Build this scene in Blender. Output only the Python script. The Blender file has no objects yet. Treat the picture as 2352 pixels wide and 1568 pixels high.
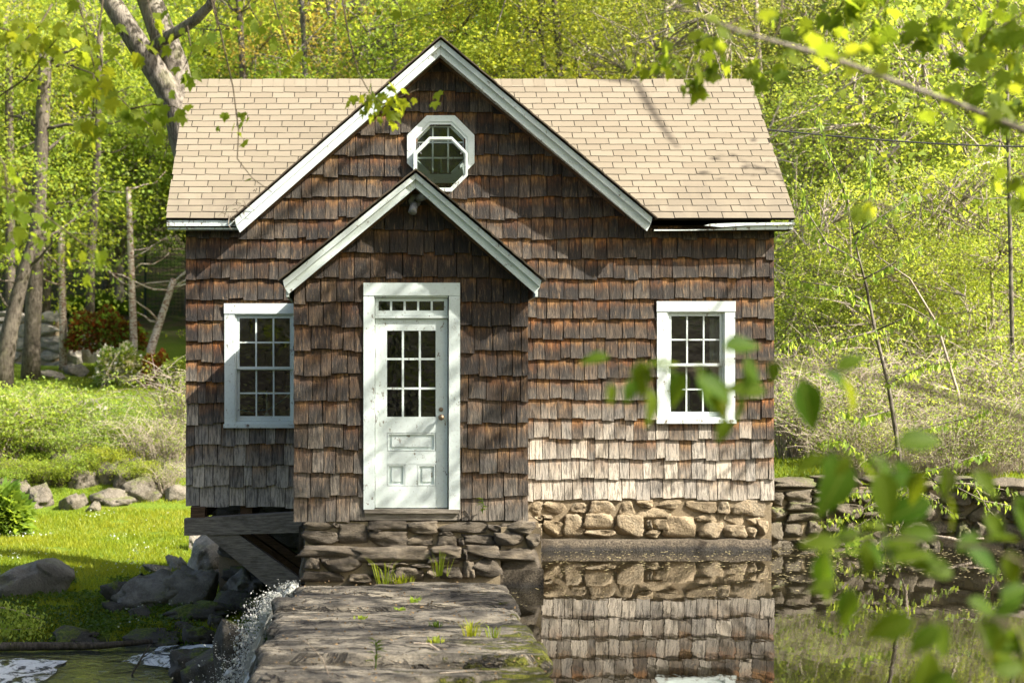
import bpy, math, random
import numpy as np
from mathutils import Vector, Matrix, noise
R = math.radians
random.seed(7); RNG = np.random.default_rng(7)
SC = bpy.context.scene; COL = SC.collection
# ------------------------------------------------------------------ camera, light, exposure
F = 3876.0; CX = 840.0; CY = 860.0; H = 2.22        # focal length and principal point in a 2352 px wide frame; eye height
SUN = Vector((0.70, -0.31, 0.66)).normalized()       # towards the sun
def at(px, py, Y):                                   # the point at distance Y seen at (px, py)
    return Vector(((px - CX) * Y / F, Y, H + (CY - py) * Y / F))
cam_d = bpy.data.cameras.new('camera'); cam = bpy.data.objects.new('camera', cam_d); COL.objects.link(cam)
cam.location = (0, 0, H); cam.rotation_euler = (R(90), 0, 0)
cam_d.sensor_width = 36; cam_d.lens = 36 * F / 2352
cam_d.shift_x = (1176 - CX) / 2352; cam_d.shift_y = (CY - 784) / 2352
cam_d.clip_start = .1; cam_d.clip_end = 600
cam_d.dof.use_dof = True; cam_d.dof.focus_distance = 19.5; cam_d.dof.aperture_fstop = 2.1
SC.camera = cam
w = bpy.data.worlds.new('World'); SC.world = w; w.use_nodes = True
wn = w.node_tree; bgn = wn.nodes['Background']
sky = wn.nodes.new('ShaderNodeTexSky'); sky.sky_type = 'NISHITA'; sky.sun_disc = False; sky.dust_density = 4.0; sky.ozone_density = .4; sky.air_density = .8
sky.sun_elevation = math.asin(SUN.z); sky.sun_rotation = math.atan2(SUN.x, SUN.y)
wn.links.new(sky.outputs[0], bgn.inputs[0]); bgn.inputs[1].default_value = 0.11
sun_d = bpy.data.lights.new('sun', 'SUN'); sun = bpy.data.objects.new('sun', sun_d); COL.objects.link(sun)
sun_d.energy = 5.0; sun_d.angle = R(0.6); sun_d.color = (1, .945, .85)
sun.rotation_euler = SUN.to_track_quat('Z', 'Y').to_euler(); sun.location = (30, -10, 40)
SC.view_settings.view_transform = 'Standard'; SC.view_settings.look = 'None'
SC.view_settings.exposure = 1.5; SC.view_settings.gamma = 1
SC.render.engine = 'CYCLES'
cy = SC.cycles; cy.max_bounces = 8; cy.diffuse_bounces = 3; cy.glossy_bounces = 3; cy.transmission_bounces = 5
cy.transparent_max_bounces = 8; cy.caustics_reflective = False; cy.caustics_refractive = False
cy.sample_clamp_indirect = 4; cy.use_denoising = True

# ------------------------------------------------------------------ materials
class NT:
    def __init__(s, name):
        s.m = bpy.data.materials.new(name); s.m.use_nodes = True; s.t = s.m.node_tree; s.t.nodes.clear()
        s.out = s.n('ShaderNodeOutputMaterial')
    def n(s, typ, **k):
        nd = s.t.nodes.new(typ)
        for a, b in k.items(): setattr(nd, a, b)
        return nd
    def put(s, sock, v):
        if isinstance(v, bpy.types.NodeSocket): s.t.links.new(v, sock)
        elif isinstance(v, (tuple, list)) and len(v) == 3 and sock.type == 'RGBA': sock.default_value = (*v, 1)
        else: sock.default_value = v
    def math(s, op, a, b=0.0, clamp=False):
        nd = s.n('ShaderNodeMath', operation=op, use_clamp=clamp); s.put(nd.inputs[0], a); s.put(nd.inputs[1], b); return nd.outputs[0]
    def mix(s, f, a, b, mode='MIX'):
        nd = s.n('ShaderNodeMix', data_type='RGBA', blend_type=mode, clamp_factor=True)
        s.put(nd.inputs[0], f); s.put(nd.inputs[6], a); s.put(nd.inputs[7], b); return nd.outputs[2]
    def noise(s, vec, scale, detail=3, rough=.6, dist=0.0):
        nd = s.n('ShaderNodeTexNoise'); 
        if vec is not None: s.put(nd.inputs['Vector'], vec)
        s.put(nd.inputs['Scale'], scale); nd.inputs['Detail'].default_value = detail; nd.inputs['Roughness'].default_value = rough
        nd.inputs['Distortion'].default_value = dist
        return nd.outputs[0]
    def ramp(s, v, lo, hi):                     # smooth 0..1 between lo and hi
        nd = s.n('ShaderNodeMapRange', interpolation_type='SMOOTHSTEP'); s.put(nd.inputs[0], v)
        nd.inputs[1].default_value = lo; nd.inputs[2].default_value = hi; return nd.outputs[0]
    def pos(s): return s.n('ShaderNodeNewGeometry').outputs['Position']
    def obj(s): return s.n('ShaderNodeTexCoord').outputs['Object']
    def scale(s, vec, sc, off=None):
        nd = s.n('ShaderNodeVectorMath', operation='MULTIPLY'); s.put(nd.inputs[0], vec); nd.inputs[1].default_value = sc
        r = nd.outputs[0]
        if off is not None:
            a = s.n('ShaderNodeVectorMath', operation='ADD'); s.put(a.inputs[0], r)
            c = s.n('ShaderNodeCombineXYZ'); s.put(c.inputs[0], off); s.put(c.inputs[2], off); s.put(a.inputs[1], c.outputs[0]); r = a.outputs[0]
        return r
    def sep(s, vec):
        nd = s.n('ShaderNodeSeparateXYZ'); s.put(nd.inputs[0], vec); return nd.outputs
    def rnd(s):                                  # random per loose piece and per object
        a = s.n('ShaderNodeNewGeometry').outputs['Random Per Island']; b = s.n('ShaderNodeObjectInfo').outputs['Random']
        return s.math('FRACT', s.math('ADD', a, b))
    def bump(s, h, strength, dist=.01):
        nd = s.n('ShaderNodeBump'); nd.inputs['Strength'].default_value = strength; nd.inputs['Distance'].default_value = dist
        s.put(nd.inputs['Height'], h); return nd.outputs[0]
    def bsdf(s, col, rough=.7, nrm=None, spec=.3, **k):
        nd = s.n('ShaderNodeBsdfPrincipled'); s.put(nd.inputs['Base Color'], col); s.put(nd.inputs['Roughness'], rough)
        nd.inputs['Specular IOR Level'].default_value = spec
        for a, b in k.items(): s.put(nd.inputs[a], b)
        if nrm is not None: s.put(nd.inputs['Normal'], nrm)
        return nd.outputs[0]
    def done(s, sh): s.t.links.new(sh, s.out.inputs[0]); return s.m

def mat_shingle(name, bleach_lo, bleach_hi, bleach_max, warm):
    t = NT(name); p = t.pos(); r = t.rnd(); off = t.math('MULTIPLY', r, 57.0)
    uv = t.sep(t.n('ShaderNodeUVMap').outputs[0]); v = uv[1]
    z = t.sep(p)[2]
    streak = t.noise(t.scale(p, (42, 42, 2.0), off), 1.0, 4, .75)
    fine = t.noise(t.scale(p, (190, 190, 5), off), 1.0, 2, .6)
    blot = t.noise(t.scale(p, (9, 9, 5), off), 1.0, 3, .6)
    patch = t.noise(p, .9, 3, .6)
    r2 = t.math('FRACT', t.math('MULTIPLY', r, 7.31)); r3 = t.math('FRACT', t.math('MULTIPLY', r, 13.7)); r4 = t.math('FRACT', t.math('MULTIPLY', r, 29.3))
    base = t.mix(r2, (.020, .0135, .009), (.070, .043, .024))
    # fresh orange wood near the upper edge where the course above covered it
    worn = t.math('ADD', v, t.math('MULTIPLY', t.math('SUBTRACT', blot, .5), 1.3))
    orange = t.math('MULTIPLY', t.ramp(worn, .35, .85), t.math('MULTIPLY', t.math('ADD', t.math('MULTIPLY', r3, 1.1), t.math('MULTIPLY', t.math('SUBTRACT', patch, .4), 1.2)), warm), True)
    base = t.mix(orange, base, t.mix(r4, (.40, .135, .024), (.52, .27, .085)))
    black = t.ramp(t.math('ADD', t.math('MULTIPLY', blot, 1.1), t.math('MULTIPLY', r3, .35)), .60, .86)
    base = t.mix(t.math('MULTIPLY', black, .8), base, (.016, .014, .013))
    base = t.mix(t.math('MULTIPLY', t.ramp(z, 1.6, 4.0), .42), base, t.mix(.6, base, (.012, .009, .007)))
    low = t.math('SUBTRACT', 1.0, t.ramp(t.math('ADD', z, t.math('MULTIPLY', t.math('SUBTRACT', r2, .5), 1.2)), bleach_lo, bleach_hi))
    tip = t.math('SUBTRACT', 1.0, t.ramp(worn, .1, .8))
    bl = t.math('MULTIPLY', t.math('ADD', t.math('MULTIPLY', low, .88), t.math('MULTIPLY', tip, t.math('MULTIPLY', r4, .13))), bleach_max, True)
    base = t.mix(bl, base, t.mix(r3, (.68, .60, .48), (.40, .365, .31)))
    dark = t.ramp(streak, .40, .56)
    col = t.mix(t.math('SUBTRACT', .92, t.math('MULTIPLY', dark, .92)), base, t.mix(.65, base, (.010, .008, .007)))
    hi = t.math('MULTIPLY', t.ramp(streak, .55, .68), .60)
    col = t.mix(hi, col, t.mix(.5, base, (.42, .27, .14)))
    h = t.math('ADD', t.math('MULTIPLY', streak, 1.0), t.math('MULTIPLY', fine, .6))
    return t.done(t.bsdf(col, .7, t.bump(h, 1.0, .010), .3))

def mat_paint(name, wear=.5, tone=(.66, .73, .70)):
    t = NT(name); p = t.pos(); r = t.rnd()
    n1 = t.noise(t.scale(p, (5, 5, 3), t.math('MULTIPLY', r, 20.0)), 4.0, 6, .75); n2 = t.noise(p, 2.5, 3)
    chip = t.ramp(t.math('ADD', n1, t.math('MULTIPLY', n2, .35)), .85 - .09 * wear, .89 - .09 * wear)
    col = t.mix(t.ramp(n2, .3, .8), tone, tuple(c * .86 for c in tone))
    grime = t.noise(t.scale(p, (14, 14, 14)), 3.0, 4, .7)
    col = t.mix(t.math('MULTIPLY', t.ramp(grime, .5, .75), .42), col, (.36, .35, .30))
    col = t.mix(chip, col, (.20, .17, .13))
    return t.done(t.bsdf(col, .5, t.bump(t.math('ADD', n1, t.math('MULTIPLY', chip, -.4)), .35, .006), .35))

def mat_stone(name, a, b, c, lich=.25, sc=1.0, moss=0.0, layered=False):
    t = NT(name); p = t.pos(); r = t.rnd(); off = t.math('MULTIPLY', r, 31.0)
    q = t.scale(p, (sc, sc, sc * (3.0 if layered else 1)), off)
    big = t.noise(q, 5.0, 6, .65); fin = t.noise(q, 38.0, 5, .7); sp = t.noise(q, 120.0, 2, .6)
    col = t.mix(r, a, b); col = t.mix(t.ramp(big, .4, .68), col, c)
    col = t.mix(t.math('MULTIPLY', t.ramp(fin, .5, .7), .5), col, tuple(min(1, x * 1.9) for x in a))
    col = t.mix(t.math('MULTIPLY', t.ramp(sp, .55, .75), .5), col, tuple(x * .3 for x in a))
    li = t.ramp(t.noise(q, 11.0, 5, .75, .6), .64, .70)
    col = t.mix(t.math('MULTIPLY', li, lich), col, (.42, .44, .36))
    h = t.math('ADD', t.math('MULTIPLY', big, 1.0), t.math('MULTIPLY', fin, .6))
    rough = .85
    if moss:
        nz = t.sep(t.n('ShaderNodeNewGeometry').outputs['Normal'])[2]
        mk = t.math('MULTIPLY', t.ramp(t.math('ADD', t.noise(p, 2.3, 5, .7), t.math('MULTIPLY', nz, .15)), .60, .72), moss)
        col = t.mix(mk, col, t.mix(t.ramp(fin, .35, .65), (.045, .075, .010), (.16, .19, .02)))
    return t.done(t.bsdf(col, rough, t.bump(h, 1.0, .045), .25))

def mat_dam():
    t = NT('weathered ledge stone'); p = t.pos(); s = t.sep(p); r = t.rnd(); off = t.math('MULTIPLY', r, 13.0)
    q = t.scale(p, (.9, 1.5, 5.0), off); big = t.noise(q, 2.1, 7, .72, .5); fin = t.noise(t.scale(p, (1, 1.8, 1)), 17, 6, .75); sp = t.noise(p, 120, 2, .6)
    tone = t.mix(r, (.095, .085, .070), (.155, .138, .11))
    col = t.mix(t.ramp(big, .38, .64), tone, (.27, .235, .175))
    col = t.mix(t.math('MULTIPLY', t.ramp(fin, .5, .7), .55), col, (.40, .345, .25))
    crack = t.noise(t.scale(p, (.55, 2.6, 1.0), off), 2.0, 5, .62, .9)
    line = t.math('SUBTRACT', 1.0, t.ramp(t.math('ABSOLUTE', t.math('SUBTRACT', crack, .5)), .005, .030))
    col = t.mix(t.math('MULTIPLY', line, .85), col, (.028, .024, .02))
    col = t.mix(t.math('MULTIPLY', t.ramp(t.noise(q, 4.2, 5, .7, 1.2), .54, .62), .6), col, (.060, .053, .045))
    damp = t.ramp(t.noise(t.scale(p, (.7, 1.6, 1), off), 1.3, 4, .65, .4), .55, .66); col = t.mix(t.math('MULTIPLY', damp, .6), col, (.055, .048, .04))
    col = t.mix(t.math('MULTIPLY', t.ramp(sp, .52, .72), .6), col, (.05, .045, .04))
    side = t.math('ADD', t.math('MULTIPLY', s[0], .17), t.math('MULTIPLY', t.math('SUBTRACT', 13.2, s[1]), .05))
    mk = t.ramp(t.math('ADD', t.noise(t.scale(p, (1.2, 3.2, 1.2)), 2.4, 6, .75), side), .66, .74)
    mk = t.math('MULTIPLY', mk, t.ramp(fin, .22, .36))
    mcol = t.mix(t.ramp(sp, .35, .65), (.035, .045, .006), (.15, .145, .016))
    col = t.mix(mk, col, mcol)
    h = t.math('ADD', big, t.math('ADD', t.math('MULTIPLY', fin, .55), t.math('ADD', t.math('MULTIPLY', mk, .4), t.math('MULTIPLY', line, -.6))))
    return t.done(t.bsdf(col, .85, t.bump(h, 1.0, .06), .25))

def mat_leaf(name, a, b, c, trans=.5, rough=.5, gain=1.0, spec=.25):
    t = NT(name); r = t.rnd(); p = t.pos()
    r2 = t.math('FRACT', t.math('MULTIPLY', r, 9.7))
    n = t.noise(p, .35, 2)
    col = t.mix(r, a, b); col = t.mix(t.math('MULTIPLY', t.ramp(n, .4, .65), .55), col, c)
    col = t.mix(t.math('MULTIPLY', r2, .30), col, tuple(x * .55 for x in a))
    ob = t.n('ShaderNodeObjectInfo').outputs['Random']; col = t.mix(1.0, col, t.mix(ob, (.82, .92, .90), (1.22, 1.12, 1.05)), 'MULTIPLY')
    d = t.bsdf(col, rough, None, spec)
    tr = t.n('ShaderNodeBsdfTranslucent'); t.put(tr.inputs[0], t.mix(1.0, col, (1.75 * gain, 1.55 * gain, .9 * gain), 'MULTIPLY'))
    mx = t.n('ShaderNodeMixShader'); mx.inputs[0].default_value = trans
    t.t.links.new(d, mx.inputs[1]); t.t.links.new(tr.outputs[0], mx.inputs[2])
    return t.done(mx.outputs[0])

def mat_big_leaf(name, a, b, gain):
    t = NT(name); r = t.rnd(); o = t.obj(); q = t.sep(o); n = t.noise(o, 5.0, 4, .7)
    rib = t.math('SUBTRACT', 1.0, t.ramp(t.math('ABSOLUTE', q[0]), .006, .022))
    side = t.n('ShaderNodeTexWave', wave_type='BANDS', bands_direction='Y'); t.put(side.inputs['Vector'], t.scale(o, (1, 1, 1))); side.inputs['Scale'].default_value = 2.6; side.inputs['Distortion'].default_value = 1.5
    col = t.mix(r, a, b); col = t.mix(t.math('MULTIPLY', t.ramp(n, .45, .7), .5), col, tuple(x * .6 for x in a)); col = t.mix(t.math('MULTIPLY', t.ramp(side.outputs[1], .8, 1.0), .18), col, (.16, .22, .04))
    col = t.mix(t.math('MULTIPLY', rib, .5), col, (.20, .25, .05)); col = t.mix(t.math('MULTIPLY', t.ramp(t.noise(o, 9, 2), .70, .74), .8), col, (.12, .07, .02))
    d = t.bsdf(col, .55, None, .10); tr = t.n('ShaderNodeBsdfTranslucent'); t.put(tr.inputs[0], t.mix(1.0, col, (1.8 * gain, 1.45 * gain, .7 * gain), 'MULTIPLY'))
    mx = t.n('ShaderNodeMixShader'); mx.inputs[0].default_value = .55; t.t.links.new(d, mx.inputs[1]); t.t.links.new(tr.outputs[0], mx.inputs[2])
    return t.done(mx.outputs[0])

def mat_bark(name, a, b, sc=1.0, moss=.0, peel=0.0):
    t = NT(name); p = t.pos(); q = t.scale(p, (sc, sc, sc * .22))
    n = t.noise(q, 22, 5, .7); big = t.noise(p, 1.6, 4)
    col = t.mix(t.ramp(n, .38, .62), a, b)
    col = t.mix(t.math('MULTIPLY', t.ramp(big, .45, .7), .5), col, tuple(min(1, x * 1.7) for x in b))
    if moss: col = t.mix(t.math('MULTIPLY', t.ramp(t.noise(p, 2.5, 4, .7), .52, .66), moss), col, (.09, .10, .02))
    if peel: col = t.mix(t.math('MULTIPLY', t.ramp(t.noise(t.scale(p, (1, 1, 2.2)), 7, 4, .7), .5, .56), peel), col, (.17, .075, .045))
    return t.done(t.bsdf(col, .9, t.bump(n, 1.0, .03), .15))

def mat_flat(name, col, rough=.7, spec=.3, bumps=0, bs=40, var=.25, metal=0.0):
    t = NT(name); p = t.pos(); n = t.noise(p, bs, 4, .65)
    c = t.mix(t.math('MULTIPLY', t.ramp(n, .35, .7), var), col, tuple(x * .45 for x in col))
    return t.done(t.bsdf(c, rough, t.bump(n, bumps, .01) if bumps else None, spec, Metallic=metal))

def mat_wood(name, a, b):
    t = NT(name); p = t.obj(); n = t.noise(t.scale(t.pos(), (6, 60, 60)), 1.0, 5, .7); bl = t.noise(t.pos(), 3.0, 4)
    col = t.mix(t.ramp(n, .35, .65), a, b); col = t.mix(t.math('MULTIPLY', t.ramp(bl, .5, .7), .5), col, tuple(x * .4 for x in a))
    return t.done(t.bsdf(col, .85, t.bump(n, .7, .008), .2))

def mat_roof():
    t = NT('tan asphalt shingle'); p = t.pos(); r = t.rnd(); s = t.sep(p)
    g = t.noise(p, 260, 2, .7); st = t.noise(t.scale(p, (3.0, 1, 1.0)), 1.2, 4, .6)
    col = t.mix(r, (.198, .168, .118), (.238, .204, .146))
    col = t.mix(t.math('MULTIPLY', t.ramp(g, .42, .7), .35), col, (.15, .11, .078))
    dirt = t.math('MULTIPLY', t.ramp(t.math('ADD', st, t.math('MULTIPLY', t.math('SUBTRACT', 4.55, s[2]), .55)), .44, .72), .62)
    col = t.mix(dirt, col, (.16, .135, .10))
    lm = t.ramp(t.math('SUBTRACT', t.noise(p, 9, 4, .7), t.math('MULTIPLY', s[0], .05)), .62, .75)
    col = t.mix(t.math('MULTIPLY', lm, .3), col, (.20, .19, .12))
    return t.done(t.bsdf(col, .9, t.bump(g, .5, .004), .2))

def mat_water(name, body, scale, strength, rough=.015, stretch=(1, 1, 1)):
    t = NT(name); p = t.scale(t.pos(), stretch)
    n = t.math('ADD', t.noise(p, scale, 3, .55), t.math('MULTIPLY', t.noise(p, scale * .23, 2), 1.3))
    return t.done(t.bsdf(body, rough, t.bump(n, strength, .02), .5, IOR=1.45))

def mat_glass():
    t = NT('old window glass'); p = t.pos()
    gl = t.n('ShaderNodeBsdfGlossy'); gl.inputs['Roughness'].default_value = .02
    nr = t.bump(t.noise(p, 5.0, 2), .25, .01); t.put(gl.inputs['Normal'], nr)
    tr = t.n('ShaderNodeBsdfTransparent'); t.put(tr.inputs[0], (.80, .84, .82))
    lw = t.n('ShaderNodeFresnel'); lw.inputs[0].default_value = 1.6
    dust = t.n('ShaderNodeBsdfDiffuse'); t.put(dust.inputs[0], (.5, .5, .48))
    m0 = t.n('ShaderNodeMixShader'); t.put(m0.inputs[0], t.math('MULTIPLY', t.ramp(t.noise(p, 9, 4, .7), .35, .8), .012))
    t.t.links.new(tr.outputs[0], m0.inputs[1]); t.t.links.new(dust.outputs[0], m0.inputs[2])
    mx = t.n('ShaderNodeMixShader'); t.put(mx.inputs[0], t.math('MULTIPLY', lw.outputs[0], 1.0, True))
    t.t.links.new(m0.outputs[0], mx.inputs[1]); t.t.links.new(gl.outputs[0], mx.inputs[2])
    return t.done(mx.outputs[0])

def mat_ground():
    t = NT('lawn and woodland soil'); p = t.pos(); s = t.sep(p)
    n = t.noise(p, .5, 5, .65); f = t.noise(p, 26, 4, .7)
    lawn = t.mix(t.ramp(f, .35, .65), (.060, .105, .010), (.16, .22, .022))
    lawn = t.mix(t.math('MULTIPLY', t.ramp(t.noise(p, 1.4, 4, .7), .52, .72), .45), lawn, (.20, .20, .04))
    soil = t.mix(t.ramp(f, .35, .7), (.05, .040, .026), (.13, .105, .065))
    soil = t.mix(t.ramp(t.noise(p, 1.1, 4, .7), .45, .6), soil, (.055, .085, .014))
    far = t.math('MAXIMUM', t.ramp(t.math('ADD', s[1], t.math('MULTIPLY', n, 8)), 66, 74), t.math('SUBTRACT', 1.0, t.ramp(s[1], 3, 7)))
    wet = t.math('SUBTRACT', 1.0, t.ramp(s[2], -1.52, -1.38))
    col = t.mix(far, lawn, soil); col = t.mix(wet, col, (.03, .026, .02))
    return t.done(t.bsdf(col, .95, t.bump(f, .6, .03), .1))

def mat_spray():
    t = NT('falling white water')
    return t.done(t.bsdf((.62, .62, .56), .2, None, .5, IOR=1.33, **{'Transmission Weight': .2}))

def mat_concrete():
    t = NT('stained concrete'); p = t.pos(); n = t.noise(p, 42, 5, .75); b = t.noise(t.scale(p, (1, 1, .4)), 5, 5, .7)
    col = t.mix(t.ramp(n, .38, .64), (.045, .036, .026), (.17, .14, .10)); col = t.mix(t.math('MULTIPLY', t.ramp(b, .45, .65), .6), col, (.05, .04, .028))
    wet = t.math('SUBTRACT', 1.0, t.ramp(t.math('ADD', t.sep(p)[2], t.math('MULTIPLY', t.math('SUBTRACT', b, .5), -.16)), .02, .085))
    col = t.mix(t.math('MULTIPLY', wet, .85), col, (.014, .012, .009))
    return t.done(t.bsdf(col, t.math('SUBTRACT', .9, t.math('MULTIPLY', wet, .5)), t.bump(n, 1.0, .025), .3))
def mat_foam():
    t = NT('white foam'); p = t.pos(); n = t.noise(t.scale(p, (1, .6, 1)), 3.2, 6, .75, .8); f = t.noise(p, 30, 3, .6)
    d = t.bsdf(t.mix(t.ramp(f, .3, .7), (.55, .57, .55), (.74, .75, .72)), .8, t.bump(f, .5, .01), .2)
    tp = t.n('ShaderNodeBsdfTransparent'); mx = t.n('ShaderNodeMixShader'); t.put(mx.inputs[0], t.ramp(n, .41, .54)); t.t.links.new(tp.outputs[0], mx.inputs[1]); t.t.links.new(d, mx.inputs[2])
    return t.done(mx.outputs[0])

M = {}
M['sh_main'] = mat_shingle('weathered cedar shingle', .55, 2.15, 1.0, 1.4)
M['sh_porch'] = mat_shingle('brown cedar shingle', .2, 2.2, .30, .70)  # darker, browner copy: part of the porch's shade is put into the colour
M['paint'] = mat_paint('peeling white paint', .55); M['paint_old'] = mat_paint('badly worn white paint', 1.5)
M['roof'] = mat_roof()
M['roof_edge'] = mat_flat('brown shingle edge', (.10, .08, .058), .95, .1)
M['tar'] = mat_flat('dark felt', (.028, .024, .02), .95, .1)
M['dark'] = mat_flat('dark timber', (.04, .03, .022), .9, .1)
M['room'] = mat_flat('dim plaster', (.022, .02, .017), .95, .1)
M['beam'] = mat_wood('grey weathered beam', (.14, .12, .095), (.30, .265, .215))
M['brown_beam'] = mat_wood('brown timber', (.075, .045, .026), (.15, .09, .05))
M['glass'] = mat_glass()
M['metal'] = mat_flat('tarnished brass', (.26, .19, .12), .45, .5, .2, 60, .4, .8)
M['greymetal'] = mat_flat('grey coated metal', (.22, .22, .22), .5, .4)
M['stone_step'] = mat_stone('grey brown fieldstone', (.120, .100, .075), (.24, .195, .135), (.085, .072, .056), .30, 1.0, 0, True)
M['stone_found'] = mat_stone('tan fieldstone', (.34, .265, .165), (.23, .195, .14), (.26, .20, .125), .18)
M['stone_wall'] = mat_stone('lichened fieldstone', (.165, .140, .100), (.105, .090, .066), (.12, .098, .068), .25, 1, .5)
M['stone_pale'] = mat_stone('pale garden stone', (.30, .275, .23), (.20, .18, .15), (.15, .135, .11), .35, .6, .25)
M['stone_bank'] = mat_stone('earthy bank stone', (.21, .185, .145), (.145, .125, .095), (.10, .085, .062), .3, .9, .55)
M['boulder'] = mat_stone('grey boulder', (.175, .162, .138), (.115, .105, .088), (.25, .235, .20), .45, .9, .35)
M['wetrock'] = mat_stone('dark mossy rock', (.075, .068, .055), (.11, .10, .08), (.055, .05, .04), .12, .8, .8)
M['mortar'] = mat_flat('sandy mortar', (.27, .215, .14), .95, .1, .8, 50, .5)
M['concrete'] = mat_concrete()
M['dam'] = mat_dam(); M['ground'] = mat_ground()
M['pond'] = mat_water('still pond water', (.014, .012, .007), 5.0, .06, .012, (1, .35, 1))
M['stream'] = mat_water('rippled stream water', (.035, .040, .030), 9.0, .9, .05)
M['foam'] = mat_foam()
M['spray'] = mat_spray()
M['lf_lime'] = mat_leaf('lime spring leaf', (0.22, 0.31, 0.045), (0.32, 0.4, 0.06), (0.4, 0.42, 0.07), .58)
M['lf_green'] = mat_leaf('fresh green leaf', (0.155, 0.265, 0.045), (0.25, 0.36, 0.055), (0.32, 0.37, 0.06), .58)
M['lf_olive'] = mat_leaf('olive spring leaf', (0.18, 0.24, 0.06), (0.3, 0.345, 0.08), (0.4, 0.4, 0.11), .58)
M['lf_gold'] = mat_leaf('golden oak tassel', (0.42, 0.3, 0.075), (0.35, 0.33, 0.07), (0.48, 0.34, 0.09), .58)
M['lf_yel'] = mat_leaf('yellow green leaf', (.25, .36, .07), (.38, .45, .10), (.22, .33, .06), .58)
M['lf_maple'] = mat_leaf('maple leaf', (.095, .145, .014), (.15, .195, .018), (.20, .22, .02), .62, .5, 1.6, .10)
M['lf_near'] = mat_big_leaf('smooth green leaf', (.040, .100, .008), (.095, .135, .008), 1.25)
M['lf_red'] = mat_leaf('red shrub leaf', (.22, .045, .018), (.14, .11, .02), (.28, .06, .02))
M['petal'] = mat_leaf('white petal', (.72, .71, .66), (.6, .6, .5), (.75, .74, .7), .3)
M['grass'] = mat_leaf('lawn grass', (.15, .23, .016), (.27, .33, .024), (.34, .34, .035), .5)
M['weed'] = mat_leaf('ground cover leaf', (.05, .10, .010), (.10, .17, .012), (.08, .13, .012), .4)
M['litter'] = mat_flat('old leaf crumbs', (.20, .135, .07), .9, .1)
M['fleck'] = mat_flat('pale pollen fleck', (.50, .42, .22), .8, .2)
M['bark'] = mat_bark('furrowed grey bark', (.07, .058, .045), (.21, .185, .15), 1.0, .35)
M['bark_dk'] = mat_bark('dark bark', (.05, .04, .030), (.13, .11, .085), 1.2, .2)
M['bark_birch'] = mat_bark('peeling birch bark', (.40, .33, .26), (.52, .45, .37), 1.5, 0, .8)
M['twig'] = mat_bark('bare twig', (.24, .195, .15), (.42, .355, .28), 2.0)
M['twig_dk'] = mat_bark('young twig', (.075, .06, .04), (.13, .105, .07), 2.0)
M['black'] = mat_flat('black cable', (.012, .012, .013), .5, .4)
M['blue'] = mat_flat('blue cord', (.05, .28, .36), .5, .4)
M['white'] = mat_flat('white plastic', (.75, .74, .70), .5, .4)
M['green_metal'] = mat_flat('dark green coated steel', (.015, .035, .028), .6, .3)

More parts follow.
